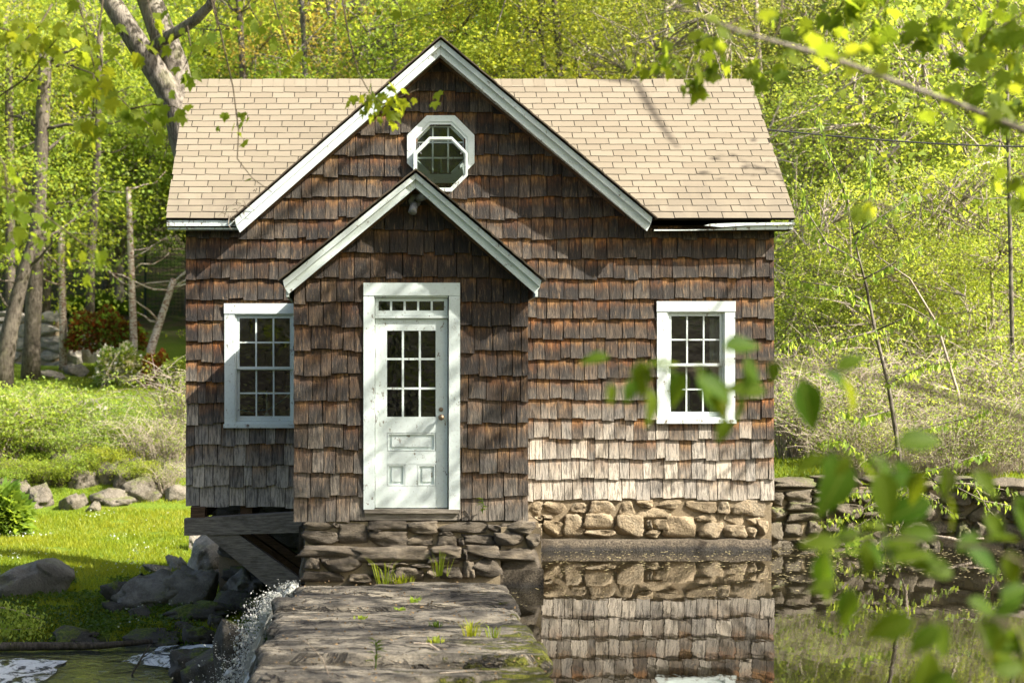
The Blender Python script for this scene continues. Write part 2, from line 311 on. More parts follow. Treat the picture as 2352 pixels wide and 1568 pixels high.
# ------------------------------------------------------------------ building helpers
WORLD = {}
def link(o): COL.objects.link(o); return o
def tag(o, label=None, cat=None, group=None, kind=None):
    for k, v in (('label', label), ('category', cat), ('group', group), ('kind', kind)):
        if v: o[k] = v
    return o
def thing(name, loc, label, cat, group=None, rz=0, sc=1.0):
    o = link(bpy.data.objects.new(name, None)); o.location = loc; o.rotation_euler.z = rz; o.scale = (sc,) * 3
    o.empty_display_size = .2
    return tag(o, label, cat, group)
def adopt(child, parent, world=True):             # world: the child's coordinates are world coordinates
    child.parent = parent
    if world and parent.type == 'EMPTY': child.matrix_parent_inverse = Matrix.Translation(parent.location).inverted()
    return child
def obj(name, me, m, parent=None, world=True):
    o = link(bpy.data.objects.new(name, me))
    if m is not None and not me.materials: me.materials.append(m)
    if parent is not None: adopt(o, parent, world)
    return o
class MB:
    def __init__(s): s.v = []; s.f = []; s.uv = []; s.smooth = False
    def face(s, pts, uvs=None):
        i = len(s.v); s.v += [tuple(p) for p in pts]; s.f.append(tuple(range(i, i + len(pts))))
        s.uv += uvs if uvs else [(0, 0)] * len(pts)
    def poly(s, v, f):
        i = len(s.v); s.v += [tuple(p) for p in v]
        for q in f: s.f.append(tuple(i + k for k in q)); s.uv += [(0, 0)] * len(q)
    def box(s, x0, x1, y0, y1, z0, z1):
        v = [(x, y, z) for x in (x0, x1) for y in (y0, y1) for z in (z0, z1)]
        s.poly(v, [(0, 1, 3, 2), (4, 6, 7, 5), (0, 4, 5, 1), (2, 3, 7, 6), (0, 2, 6, 4), (1, 5, 7, 3)])
    def prism(s, pts, y0, y1):                     # polygon in (x, z) pushed along y
        n = len(pts)
        a = sum(pts[i][0] * pts[(i + 1) % n][1] - pts[(i + 1) % n][0] * pts[i][1] for i in range(n))
        if a < 0: pts = pts[::-1]
        v = [(x, y0, z) for x, z in pts] + [(x, y1, z) for x, z in pts]
        s.poly(v, [tuple(range(n)), tuple(range(2 * n - 1, n - 1, -1))] + [(i + n, (i + 1) % n + n, (i + 1) % n, i)[::-1][::-1] for i in range(n)])
    def ring(s, o, i, y0, y1):                     # frame between two polygons in (x, z)
        n = len(o)
        v = [(x, y, z) for y in (y0, y1) for P in (o, i) for x, z in P]
        f = []
        for k in range(n):
            l = (k + 1) % n
            f += [(k, l, n + l, n + k), (2 * n + l, 2 * n + k, 3 * n + k, 3 * n + l), (l, k, 2 * n + k, 2 * n + l), (n + k, n + l, 3 * n + l, 3 * n + k)]
        s.poly(v, f)
    def tube(s, pts, rad, n=6, cap=True):
        pts = [Vector(p) for p in pts]; k = len(pts)
        if not hasattr(rad, '__len__'): rad = [rad] * k
        t0 = (pts[1] - pts[0]).normalized(); u = t0.orthogonal().normalized(); v = []
        for i, p in enumerate(pts):
            t = (pts[min(i + 1, k - 1)] - pts[max(i - 1, 0)]).normalized()
            u = (u - t * u.dot(t)); u = u.normalized() if u.length > 1e-6 else t.orthogonal().normalized()
            b = t.cross(u)
            for j in range(n):
                a = 2 * math.pi * j / n; v.append(p + (u * math.cos(a) + b * math.sin(a)) * rad[i])
        f = [(i * n + j, i * n + (j + 1) % n, (i + 1) * n + (j + 1) % n, (i + 1) * n + j) for i in range(k - 1) for j in range(n)]
        if cap: f += [tuple(range(n))[::-1], tuple(range((k - 1) * n, k * n))]
        s.poly(v, f)
    def mesh(s, name):
        me = bpy.data.meshes.new(name); me.from_pydata(s.v, [], s.f)
        l = me.uv_layers.new(name='UVMap'); l.data.foreach_set('uv', np.array(s.uv, 'f').ravel())
        if s.smooth: me.polygons.foreach_set('use_smooth', [True] * len(me.polygons))
        me.update(); return me
    def build(s, name, m, parent=None, world=True): return obj(name, s.mesh(name), m, parent, world)
def boxes(name, m, parent, *bs):
    b = MB()
    for q in bs: b.box(*q)
    return b.build(name, m, parent)
def np_mesh(name, V, k):                           # faces of k corners, not shared
    n = len(V) // k; me = bpy.data.meshes.new(name)
    me.vertices.add(n * k); me.vertices.foreach_set('co', np.asarray(V, 'f').ravel())
    me.loops.add(n * k); me.loops.foreach_set('vertex_index', np.arange(n * k, dtype='i'))
    me.polygons.add(n); me.polygons.foreach_set('loop_start', np.arange(0, n * k, k, dtype='i'))
    me.polygons.foreach_set('loop_total', np.full(n, k, 'i')); me.update(); return me
def smoothstep(a, b, x):
    t = min(1, max(0, (x - a) / (b - a))); return t * t * (3 - 2 * t)
def lerp_table(T, y):
    if y <= T[0][0]: return T[0][1]
    for (a, u), (b, v) in zip(T, T[1:]):
        if y <= b: return u + (v - u) * (y - a) / (b - a)
    return T[-1][1]

# ------------------------------------------------------------------ ground, water
TL = [(22.0, -1.95), (22.9, -1.75), (23.7, -1.36), (28, -1.06), (37, -.74), (38.5, -.15), (41, .35), (47, 1.13), (58, 2.37), (70, 4.3), (90, 9), (140, 24)]
TR = [(21.75, -1.3), (21.9, .72), (26, .80), (31, .86), (40, 2.0), (60, 5.6), (90, 11.5), (140, 25)]
def ground_z(x, y):
    zl = lerp_table(TL, y); zr = lerp_table(TR, y)
    wd = .35 + max(0, y - 26.5) * .45
    k = smoothstep(-.55 - wd * .3, -.55 + wd, x)
    z = zl * (1 - k) + zr * k
    n = noise.fractal((x * .35, y * .35, 3.1), 1, 2, 3) * (.10 if y < 38 else .25) if y > 22.5 else 0
    near = smoothstep(9.5, 6.0, y) if y < 9.5 else 0
    near = 1 - smoothstep(6.0, 9.5, y)
    z = z * (1 - near) + .55 * near
    side = smoothstep(9.5, 12, x) * (1 - smoothstep(21, 22.5, y))
    z = z * (1 - side) + .7 * side
    return z + n * (1 - near)
def ground_hit(px, py, y0=20, y1=120):
    y = y0
    while y < y1:
        p = at(px, py, y)
        if p.z < ground_z(p.x, y): return Vector((p.x, y, ground_z(p.x, y)))
        y += .05
    return at(px, py, y1)
xs = np.unique(np.concatenate([np.arange(-60, -9, 2.5), np.arange(-9, 12, .3), np.arange(12, 66, 2.5)]))
ys = np.unique(np.concatenate([np.arange(-60, 5, 4), np.arange(5, 21, 1), np.arange(21, 31, .22), np.arange(31, 62, .7), np.arange(62, 141, 3)]))
g = MB(); nx, ny = len(xs), len(ys)
g.poly([(x, y, ground_z(x, y)) for y in ys for x in xs], [(j * nx + i, j * nx + i + 1, (j + 1) * nx + i + 1, (j + 1) * nx + i) for j in range(ny - 1) for i in range(nx - 1)])
g.smooth = True
tag(g.build('ground', M['ground']), kind='structure')
b = MB(); b.face([(1.2, 7, 0), (13, 7, 0), (13, 22.3, 0), (1.2, 22.3, 0)]); tag(b.build('pond_water', M['pond']), kind='structure')
b = MB(); NXs, NYs = 60, 80
vs = []
for j in range(NYs + 1):
    for i in range(NXs + 1):
        x = -14 + 13.6 * i / NXs; y = 7 + 17 * j / NYs
        tb = math.exp(-((x + 1.4) ** 2 + (y - 20.6) ** 2) / 3.0)
        vs.append((x, y, -1.5 + noise.noise((x * 3, y * 3, 0)) * (.012 + .05 * tb)))
b.poly(vs, [(j * (NXs + 1) + i, j * (NXs + 1) + i + 1, (j + 1) * (NXs + 1) + i + 1, (j + 1) * (NXs + 1) + i) for j in range(NYs) for i in range(NXs)]); b.smooth = True
tag(b.build('stream_water', M['stream']), kind='structure')

# ------------------------------------------------------------------ stones
def rock_mesh(seed, sub=3, rough=.22, box=.55, cuts=4, fine=.0):
    rr = random.Random(seed); n = sub * 2
    V = {}; F_ = []
    def vid(p):
        k = tuple(round(c, 4) for c in p)
        if k not in V: V[k] = len(V)
        return V[k]
    for ax in range(3):
        for sg in (-1, 1):
            for i in range(n):
                for j in range(n):
                    q = []
                    for a, c in ((i, j), (i + 1, j), (i + 1, j + 1), (i, j + 1)):
                        p = [0, 0, 0]; p[ax] = sg; p[(ax + 1) % 3] = -1 + 2 * a / n; p[(ax + 2) % 3] = -1 + 2 * c / n; q.append(vid(p))
                    F_.append(tuple(q if sg > 0 else q[::-1]))
    planes = []
    for _ in range(cuts):
        d = Vector((rr.gauss(0, 1), rr.gauss(0, 1), rr.gauss(0, 1))).normalized(); planes.append((d, rr.uniform(.72, .95)))
    out = []
    for k in V:
        p = Vector(k); s = p.normalized(); q = s * (1 - box) * 1.12 + p * box * .92
        q = q * (1 + noise.fractal(s * 1.4 + Vector((seed * 3.1, 0, 0)), 1, 2, 3) * rough)
        if fine: q *= 1 + fine * noise.fractal(s * 5.5 + Vector((0, seed * 2.2, 0)), 1, 2, 4)
        for d, h in planes:
            e = q.dot(d) - h
            if e > 0: q -= d * e * .85
        out.append(tuple(q * .5))
    me = bpy.data.meshes.new('rock'); me.from_pydata(out, [], F_); me.polygons.foreach_set('use_smooth', [True] * len(F_)); me.update()
    return me
BLOCK = [rock_mesh(i, 4, .24, .80, 5, .09) for i in range(12)]        # squared building stones
ROUND = [rock_mesh(40 + i, 6, .45, .50, 11, .15) for i in range(10)]      # field boulders
def with_mat(pool, key):
    if (id(pool), key) not in WORLD:
        L = []
        for m in pool:
            c = m.copy(); c.materials.append(M[key]); L.append(c)
        WORLD[(id(pool), key)] = L
    return WORLD[(id(pool), key)]
def stone(parent, key, c, size, pool=BLOCK, rot=None, name='stone'):
    o = link(bpy.data.objects.new(name, random.choice(with_mat(pool, key))))
    o.location = c; o.scale = size
    o.rotation_euler = rot if rot else (random.uniform(-.06, .06), random.uniform(-.05, .05), random.uniform(-.06, .06))
    if parent is not None: adopt(o, parent)
    return o
def stones_px(parent, key, rects, conv, Y, depth, proud=0.0):
    for r in rects:
        x0, y0 = conv(r[0], r[1]); x1, y1 = conv(r[2], r[3]); a = at(x0, y0, Y); c = at(x1, y1, Y)
        wd = (c.x - a.x) * 1.13; h = (a.z - c.z) * 1.16
        stone(parent, key, ((a.x + c.x) / 2, Y + depth / 2 - proud - random.uniform(0, .03), (a.z + c.z) / 2), (wd, depth, h))

# ------------------------------------------------------------------ the cottage
YW, YP = 21.5, 17.8
HX0, HX1 = -2.274, 5.186
PX0, PX1 = -.735, 1.69
APX, APZ = .94, 6.44; GL = (-1.64, 4.19); GR = (3.594, 4.21); YG = 21.2
PAX, PAZ = .52, 4.334; PL = (-.86, 3.216); PR = (1.824, 3.216); YPG = 17.55
sgl = (APZ - GL[1]) / (APX - GL[0]); sgr = (APZ - GR[1]) / (GR[0] - APX)
spl = (PAZ - PL[1]) / (PAX - PL[0]); spr = (PAZ - PR[1]) / (PR[0] - PAX)
house = thing('cottage', (1.4, 21.5, .1), 'small brown shingled cottage with tan roof and white trim over the pond', 'cottage')
def wpx(x0, y0, x1, y1, Y): a = at(x0, y0, Y); c = at(x1, y1, Y); return a.x, c.x, c.z, a.z     # x0,x1,z0,z1
WL = wpx(516, 697, 700, 982, YW); WR = wpx(1508, 692, 1687, 972, YW)
OC = at(1012, 344, YW); OCX, OCZ = OC.x, OC.z
DF = wpx(835, 650, 1056, 1196, YP)
open_l = (WL[0] + .13, WL[1] - .13, WL[2] + .06, WL[3] - .13)
open_r = (WR[0] + .13, WR[1] - .13, WR[2] + .06, WR[3] - .13)
open_o = (OCX - .298, OCX + .298, OCZ - .298, OCZ + .298)
# sheathing with its openings
def sheath(mb, X0, X1, Z0, Z1, holes, y0, y1):
    X = sorted({X0, X1, *[h[0] for h in holes], *[h[1] for h in holes]}); Z = sorted({Z0, Z1, *[h[2] for h in holes], *[h[3] for h in holes]})
    for a, c in zip(X, X[1:]):
        for d, e in zip(Z, Z[1:]):
            mx, mz = (a + c) / 2, (d + e) / 2
            if not any(h[0] < mx < h[1] and h[2] < mz < h[3] for h in holes): mb.box(a, c, y0, y1, d, e)
b = MB(); sheath(b, HX0, PX0 + .02, .56, 4.12, [open_l], YW, YW + .1); sheath(b, PX0 + .02, HX1, .66, 4.12, [open_r, (PX0 + .05, PX1 - .05, .7, 3.0)], YW, YW + .1)
zt = OCZ - .318; zu = OCZ + .318
def gl_x(z): return APX - (APZ - .10 - z) / sgl
def gr_x(z): return APX + (APZ - .10 - z) / sgr
b.prism([(gl_x(4.12), 4.122), (gr_x(4.12), 4.122), (gr_x(zt), zt), (gl_x(zt), zt)], YW, YW + .1)
b.prism([(gl_x(zt), zt), (OCX - .318, zt), (OCX - .318, zu), (gl_x(zu), zu)], YW, YW + .1)
b.prism([(OCX + .318, zt), (gr_x(zt), zt), (gr_x(zu), zu), (OCX + .318, zu)], YW, YW + .1)
b.prism([(gl_x(zu), zu), (gr_x(zu), zu), (APX, APZ - .1)], YW, YW + .1)
wall_main = b.build('main_wall', M['dark'], house)
b = MB()
b.box(HX0, HX0 + .1, YW + .102, 26.1, .56, 4.2); b.box(HX1 - .1, HX1, YW + .102, 26.1, .56, 4.2); b.box(HX0 + .102, HX1 - .102, 26.0, 26.1, .56, 4.2)
for x in (HX0, HX1 - .1): b.poly([(x, YW + .11, 4.2), (x, 26.1, 4.2), (x, 23.7, 6.2), (x + .1, YW + .11, 4.2), (x + .1, 26.1, 4.2), (x + .1, 23.7, 6.2)], [(0, 2, 1), (3, 4, 5), (0, 3, 5, 2), (1, 2, 5, 4)])
b.build('side_wall', M['dark'], house)
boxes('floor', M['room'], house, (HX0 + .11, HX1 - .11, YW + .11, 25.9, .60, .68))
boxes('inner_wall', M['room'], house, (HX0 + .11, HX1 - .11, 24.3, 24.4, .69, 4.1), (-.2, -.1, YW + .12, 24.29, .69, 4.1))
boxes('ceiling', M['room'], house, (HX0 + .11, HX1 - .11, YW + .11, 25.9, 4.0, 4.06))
# porch walls
dopen = (DF[0] + .10, DF[1] - .10, .70, DF[3] - .10)
b = MB(); sheath(b, PX0, PX1, .70, 3.25, [dopen], YP, YP + .1)
pz = lambda x: PAZ - .10 - (PAX - x) * spl if x < PAX else PAZ - .10 - (x - PAX) * spr
b.prism([(PX0, 3.252), (PX1, 3.252), (PAX, PAZ - .1)], YP, YP + .1)
wall_porch = b.build('porch_wall', M['dark'], house)
b = MB(); b.box(PX0, PX0 + .09, YP + .102, YW - .01, .70, 3.24); b.box(PX1 - .09, PX1, YP + .102, YW - .01, .70, 3.24); b.box(PX0 + .1, PX1 - .1, YP + .11, YW, .62, .70)
b.build('porch_side_wall', M['dark'], house)

# --- cedar shingles
SH_CACHE = {}
def clip(poly, a, b_, c):                       # keep a*x + b*z <= c
    out = []
    for i in range(len(poly)):
        p, q = poly[i], poly[(i + 1) % len(poly)]; dp = a * p[0] + b_ * p[1] - c; dq = a * q[0] + b_ * q[1] - c
        if dp <= 0: out.append(p)
        if dp * dq < 0: t = dp / (dp - dq); out.append((p[0] + (q[0] - p[0]) * t, p[1] + (q[1] - p[1]) * t))
    return out
def shingle_solid(mb, poly, zb, h, wx0, wd, thick, y):    # poly in (x, z), wedge: thick at the butt
    n = len(poly)
    fy = lambda z: y - (.007 + thick * max(0, 1 - (z - zb) / h))
    uvs = [((x - wx0) / wd, (z - zb) / h) for x, z in poly]
    a = sum(poly[i][0] * poly[(i + 1) % n][1] - poly[(i + 1) % n][0] * poly[i][1] for i in range(n))
    if a < 0: poly = poly[::-1]; uvs = uvs[::-1]
    mb.face([(x, fy(z), z) for x, z in poly], uvs)
    for i in range(n):
        j = (i + 1) % n; p, q = poly[i], poly[j]
        mb.face([(p[0], y, p[1]), (q[0], y, q[1]), (q[0], fy(q[1]), q[1]), (p[0], fy(p[1]), p[1])], [uvs[i], uvs[j], uvs[j], uvs[i]])
ROWS = []
def lay_row(X0, X1, zfun, h, holes, planes, y, thick, zone, rr):
    x = X0 - rr.uniform(0, .04)
    while x < X1 - .01:
        wd = rr.choice((.10, .12, .14, .15, .16, .16, .17, .18, .18, .20)) + .012 * rr.random()
        x1 = min(x + wd, X1 + rr.uniform(0, .008)); a = max(x, X0 - .008)
        if X1 - x1 < .05: x1 = X1 + .004
        if x1 - a < .025: x = x1; continue
        xa, xb = a + .0045, x1 - .0045
        zb = zfun((xa + xb) / 2) + rr.uniform(-.020, .012); sk = rr.uniform(-.012, .012)
        rect = [(xa, zb), (xb, zb + sk), (xb, zb + h), (xa, zb + h)]
        parts = [(rect, False)]
        for hx0, hx1, hz0, hz1 in holes:
            np_ = []
            for P, cut in parts:
                xs_ = [p[0] for p in P]; zs_ = [p[1] for p in P]
                if max(xs_) <= hx0 or min(xs_) >= hx1 or max(zs_) <= hz0 or min(zs_) >= hz1: np_.append((P, cut)); continue
                L_ = clip(P, 1, 0, hx0); Rr = clip(P, -1, 0, -hx1); mid = clip(clip(P, -1, 0, -hx0), 1, 0, hx1)
                for Q in (L_, Rr, clip(mid, 0, 1, hz0) if mid else [], clip(mid, 0, -1, -hz1) if mid else []):
                    if len(Q) >= 3 and max(p[0] for p in Q) - min(p[0] for p in Q) > .012 and max(p[1] for p in Q) - min(p[1] for p in Q) > .02: np_.append((Q, True))
            parts = np_
        for P, cut in parts:
            for pl in planes:
                Q = clip(P, *pl)
                if len(Q) < 3: P = []; break
                if Q != P: P = Q; cut = True
            if P: ROWS.append(dict(P=P, cut=cut, zb=zb, h=h, x0=xa, wd=xb - xa, y=y, th=thick + rr.uniform(-.003, .010), zone=zone, sk=sk))
        x = x1
rr = random.Random(11)
gp = [(-sgl, 1, APZ - .10 - sgl * APX), (sgr, 1, APZ - .10 + sgr * APX)]
zr = lambda k: .64 + .2551 * min(k, 14) + .268 * max(0, k - 14)
zl = lambda k: .545 + .2630 * min(k, 12) + .2551 * max(0, min(k, 14) - 12) + .268 * max(0, k - 14)
for k in range(0, 22):
    zf = (lambda kk: lambda x: zl(kk) + (zr(kk) - zl(kk)) * smoothstep(-1.0, 2.0, x) + .008 * math.sin(x * 2.1 + kk))(k)
    holes = [(WL[0] + .015, WL[1], WL[2] + .01, WL[3] - .015), (WR[0] + .015, WR[1] - .015, WR[2] + .01, WR[3] - .015), open_o]
    holes += [(PX0 + .01, PX1 - .01, 0, 3.2)]
    top = zr(k) + .30
    X0, X1 = HX0 - .012, HX1 + .012
    pl = list(gp) if zr(k) > 3.9 else []
    if zr(k) > 3.9:
        pl = []
        # under the eaves the wall stops at the soffit, under the gable at the rake
        zz = zr(k)
        if zz > 4.06: pl = gp; X0, X1 = max(HX0, gl_x(zz) - .02), min(HX1, gr_x(zz) + .02)
        if X1 - X0 < .1: continue
        elif zz <= 4.06:
            for seg in ((X0, gl_x(4.0)), (gr_x(4.0), X1)): lay_row(seg[0], seg[1], zf, 4.10 - zz, holes, [], YW, .028, 'main', rr)
            lay_row(gl_x(4.0), gr_x(4.0), zf, .285, holes, gp, YW, .028, 'main', rr); continue
    lay_row(X0, X1, zf, .285, holes, pl, YW, .028, 'main', rr)
pp = [(-spl, 1, PAZ - .10 - spl * PAX), (spr, 1, PAZ - .10 + spr * PAX)]
for k in range(0, 14):
    zb = .682 + .256 * k
    X0, X1 = PX0 - .02, PX1 + .02
    if zb > 3.0: X0 = max(X0, PAX - (PAZ - .1 - zb) / spl - .02); X1 = min(X1, PAX + (PAZ - .1 - zb) / spr + .02)
    if X1 - X0 < .1: continue
    zf = (lambda z_, kk: lambda x: z_ + .007 * math.sin(x * 2.5 + kk * 1.3))(zb, k)
    lay_row(X0, X1, zf, .285, [(DF[0] + .015, DF[1] - .015, 0, DF[3] - .015)], pp if zb > 2.8 else [], YP, .028, 'porch', rr)
def area(P): return abs(sum(P[i][0] * P[(i + 1) % len(P)][1] - P[(i + 1) % len(P)][0] * P[i][1] for i in range(len(P)))) / 2
ROWS.sort(key=lambda d: -area(d['P']) / (d['y'] ** 2) * (1.0 if d['zone'] == 'porch' or d['x0'] > 1.7 else .75))
rest = {'main': MB(), 'porch': MB()}
for i, d in enumerate(ROWS):
    zone = d['zone']; wall = wall_main if zone == 'main' else wall_porch
    if i < 300:
        m = M['sh_' + zone]
        if not d['cut']:
            key = (round(d['wd'], 2), random.randrange(3), zone)
            if key not in SH_CACHE:
                mb = MB(); sk = (-.008, 0, .008)[key[1]]; wq = key[0]
                shingle_solid(mb, [(-wq / 2, 0), (-wq / 2 + wq * .45, .003), (wq / 2, sk), (wq / 2, .285), (-wq / 2, .285)], 0, .285, -wq / 2, wq, .030, 0)
                me = mb.mesh('shingle'); me.materials.append(m); SH_CACHE[key] = me
            o = link(bpy.data.objects.new('shingle', SH_CACHE[key])); o.location = (d['x0'] + d['wd'] / 2, d['y'], d['zb'])
            o.scale = (d['wd'] / key[0], d['th'] / .030, 1); o.rotation_euler = (0, random.gauss(0, .010), 0); o.parent = wall
        else:
            mb = MB(); shingle_solid(mb, d['P'], d['zb'], d['h'], d['x0'], d['wd'], d['th'], d['y']); o = mb.build('shingle', m); o.parent = wall
    else: shingle_solid(rest[zone], d['P'], d['zb'], d['h'], d['x0'], d['wd'], d['th'], d['y'])
for zone, wall in (('main', wall_main), ('porch', wall_porch)):
    if rest[zone].v: o = rest[zone].build('shingles', M['sh_' + zone]); o.parent = wall; tag(o, kind='stuff')
# flanks of the porch, shingled too
mb = MB()
for sx, sg in ((PX0, -1), (PX1, 1)):
    for k in range(10):
        y = YP + .005; zb = .682 + .256 * k
        while y < YW - .02:
            wd = min(rr.uniform(.11, .2), YW - y); i0 = len(mb.v)
            shingle_solid(mb, [(y, zb), (y + wd - .005, zb), (y + wd - .005, zb + .28), (y, zb + .28)], zb, .28, y, wd, .022, 0)
            for q in range(i0, len(mb.v)): a_, d_, z_ = mb.v[q]; mb.v[q] = (sx - sg * d_, a_, z_)
            y += wd
o = mb.build('flank_shingles', M['sh_porch'], house); tag(o, kind='stuff')

# --- roofs
YE, ZE, YR, ZR = 21.25, 4.19, 23.7, 6.34; RX0, RX1 = -2.51, 5.405
def roof_pt(x, t, lift=0.0):                 # t runs from the eave (0) to the ridge (1)
    n = Vector((0, -(ZR - ZE), YR - YE)).normalized()
    sag = -.018 * math.sin(math.pi * t) * (1 if x > 1 else 1.2)
    return Vector((x, YE + (YR - YE) * t, ZE + (ZR - ZE) * t + sag)) + n * lift
def gxl(t): return APX - (APZ - (ZE + (ZR - ZE) * t)) / sgl
def gxr(t): return APX + (APZ - (ZE + (ZR - ZE) * t)) / sgr
b = MB()
for k in range(12):
    t0, t1 = k / 12, (k + 1) / 12
    for A0, A1, B0, B1 in ((RX0, RX0, gxl(t0), gxl(t1)), (gxr(t0), gxr(t1), RX1, RX1)):
        P = [roof_pt(A0, t0), roof_pt(B0, t0), roof_pt(B1, t1), roof_pt(A1, t1)]; Q = [roof_pt(A0, t0, -.035), roof_pt(B0, t0, -.035), roof_pt(B1, t1, -.035), roof_pt(A1, t1, -.035)]
        b.poly(P + Q, [(0, 1, 2, 3), (7, 6, 5, 4), (0, 4, 5, 1), (1, 5, 6, 2), (3, 2, 6, 7), (0, 3, 7, 4)])
b.poly([(RX0, YR + .01, ZR), (RX1, YR + .01, ZR), (RX1, 26.3, 4.05), (RX0, 26.3, 4.05), (RX0, YR + .01, ZR - .04), (RX1, YR + .01, ZR - .04), (RX1, 26.3, 4.01), (RX0, 26.3, 4.01)], [(0, 3, 2, 1), (4, 5, 6, 7), (0, 1, 5, 4), (3, 7, 6, 2), (0, 4, 7, 3), (1, 2, 6, 5)])
roof = b.build('roof', M['tar'], house)
tabs = []; NR = 23
for k in range(NR):
    t0 = k / NR - .006; t1 = (k + 1.15) / NR; off = (k % 2) * .152 + rr.uniform(-.02, .02) - .02 * (k % 5)
    x = RX0 - .3 + off
    while x < RX1:
        a, c = max(x + .005, RX0 - .012), min(x + .300, RX1 + .012)
        for lo, hi in (((RX0 - .02, gxl)), ((gxr, RX1 + .02))):
            L0, L1 = (lo(t0), lo(t1)) if callable(lo) else (lo, lo); H0, H1 = (hi(t0), hi(t1)) if callable(hi) else (hi, hi)
            a0, a1, c0, c1 = max(a, L0), max(a, L1), min(c, H0), min(c, H1)
            if c0 - a0 < .03 and c1 - a1 < .03: continue
            c0 = max(c0, a0 + .002); c1 = max(c1, a1 + .002)
            tabs.append((a0, c0, a1, c1, t0, t1, k))
        x += .305
tabs.sort(key=lambda q: -(q[1] - q[0] + q[3] - q[2])); TC = {}
def tab_solid(mb, q, o=Vector((0, 0, 0))):
    a0, c0, a1, c1, t0, t1, k = q
    wv = rr.uniform(-.0015, .0015)
    P = [roof_pt(a0, t0 + wv, .014) - o, roof_pt(c0, t0 - wv, .014) - o, roof_pt(c1, t1, .004) - o, roof_pt(a1, t1, .004) - o]
    Q = [roof_pt(a0, t0 + wv, 0) - o, roof_pt(c0, t0 - wv, 0) - o, roof_pt(c1, t1, -.002) - o, roof_pt(a1, t1, -.002) - o]
    mb.poly(P + Q, [(0, 1, 2, 3), (0, 4, 5, 1), (1, 5, 6, 2), (0, 3, 7, 4)])
def edge_mat(me):                       # bare asphalt at the cut edges, its dark also painting the courses' shadow lines
    me.materials.clear(); me.materials.append(M['roof']); me.materials.append(M['tar'])
    me.polygons.foreach_set('material_index', [0 if k % 4 == 0 else 1 for k in range(len(me.polygons))]); return me
restt = MB()
for i, q in enumerate(tabs):
    if i < 292:
        full = abs(q[1] - q[0] - .295) < .002 and abs(q[3] - q[2] - .295) < .002
        o0 = roof_pt((q[0] + q[1]) / 2, q[4])
        if full:
            if q[6] not in TC:
                mb = MB(); tab_solid(mb, q, o0); me = edge_mat(mb.mesh('roof_shingle')); TC[q[6]] = me
            me = TC[q[6]]
        else:
            mb = MB(); tab_solid(mb, q, o0); me = edge_mat(mb.mesh('roof_shingle'))
        o = link(bpy.data.objects.new('roof_shingle', me)); o.location = o0 + Vector((0, 0, rr.uniform(0, .003))); o.parent = roof
        o.rotation_euler = (0, rr.gauss(0, .005), 0)
    else: tab_solid(restt, q)
o = obj('roof_shingles', edge_mat(restt.mesh('roof_shingles')), M['roof']); o.parent = roof; tag(o, kind='stuff')
x = RX0; mb0 = MB(); mb0.poly([(0, -.13, -.115), (.148, -.13, -.115), (.148, 0, .012), (0, 0, .012), (.148, .13, -.115), (0, .13, -.115), (0, -.13, -.128), (.148, -.13, -.128)], [(0, 1, 2, 3), (3, 2, 4, 5), (0, 6, 7, 1)])
capm = mb0.mesh('ridge_cap'); capm.materials.append(M['roof'])
while x < RX1 - .05:
    o = link(bpy.data.objects.new('ridge_cap', capm)); o.location = (x, YR + rr.uniform(-.01, .01), ZR + .012 + rr.uniform(0, .008)); o.parent = roof; o.rotation_euler.y = rr.gauss(0, .01); x += .152
# gable roof and porch roof: shingled decks seen edge on
def gable_roof(name, ax, az, L, Rr, sl, sr, y0, y1):
    b = MB()
    for e, s, sg in ((L[0], sl, -1), (Rr[0], sr, 1)):
        n = 12; ln = abs(e - ax) + .03
        for k in range(n):
            xa = ax + sg * ln * k / n; xb = ax + sg * ln * ((k + 1) / n + .012); za = az - s * abs(xa - ax); zb = az - s * abs(xb - ax); d = .012
            b.prism([(xa, za + .012), (xb, zb + .020), (xb, zb + .002), (xa, za - .006)], y0 + rr.uniform(-.008, .008), y1)
    return b.build(name, M['roof_edge'], house)
gable_roof('gable_roof', APX, APZ + .01, GL, GR, sgl, sgr, YG - .075, 23.72)
gable_roof('porch_roof', PAX, PAZ + .01, PL, PR, spl, spr, YPG - .075, YW - .004)
def rake(ax, az, e, s, sg, yf, ywall, t1, t2, mu, ml):
    ex, ez = e
    top = lambda x, d: az - s * abs(x - ax) - d
    a = ax + sg * .0015
    b = MB(); b.prism([(a, top(a, .022)), (ex, top(ex, .022)), (ex + sg * -.015, top(ex, t1)), (a, top(a, t1))], yf - .035, yf + .03); r1 = b.build('rake_moulding', mu, house)
    b = MB(); b.prism([(a, top(a, t1 + .002)), (ex - sg * .012, top(ex, t1 + .002)), (ex - sg * .06, top(ex - sg * .02, t2)), (a, top(a, t2))], yf, yf + .028); b.build('rake_board', ml, house)
    b = MB(); b.prism([(a, top(a, t2 - .035)), (ex - sg * .05, top(ex - sg * .05, t2 - .035)), (ex - sg * .05, top(ex - sg * .05, t2 - .012)), (a, top(a, t2 - .012))], yf + .03, ywall - .004); b.build('soffit', M['paint_old'], house)
    b = MB(); b.prism([(a, top(a, t2 - .01)), (ex - sg * .3, top(ex - sg * .3, t2 - .01)), (ex - sg * .3, top(ex - sg * .3, t2 + .03)), (a, top(a, t2 + .03))], ywall - .05, ywall - .01); b.build('frieze_strip', M['brown_beam'], house)
rake(APX, APZ, GL, sgl, -1, YG, YW, .098, .205, M['paint'], M['paint'])
rake(APX, APZ, GR, sgr, 1, YG, YW, .098, .205, M['paint'], M['paint'])
rake(PAX, PAZ, PL, spl, -1, YPG, YP, .085, .172, M['paint'], M['paint'])
rake(PAX, PAZ, PR, spr, 1, YPG, YP, .085, .172, M['paint'], M['paint'])
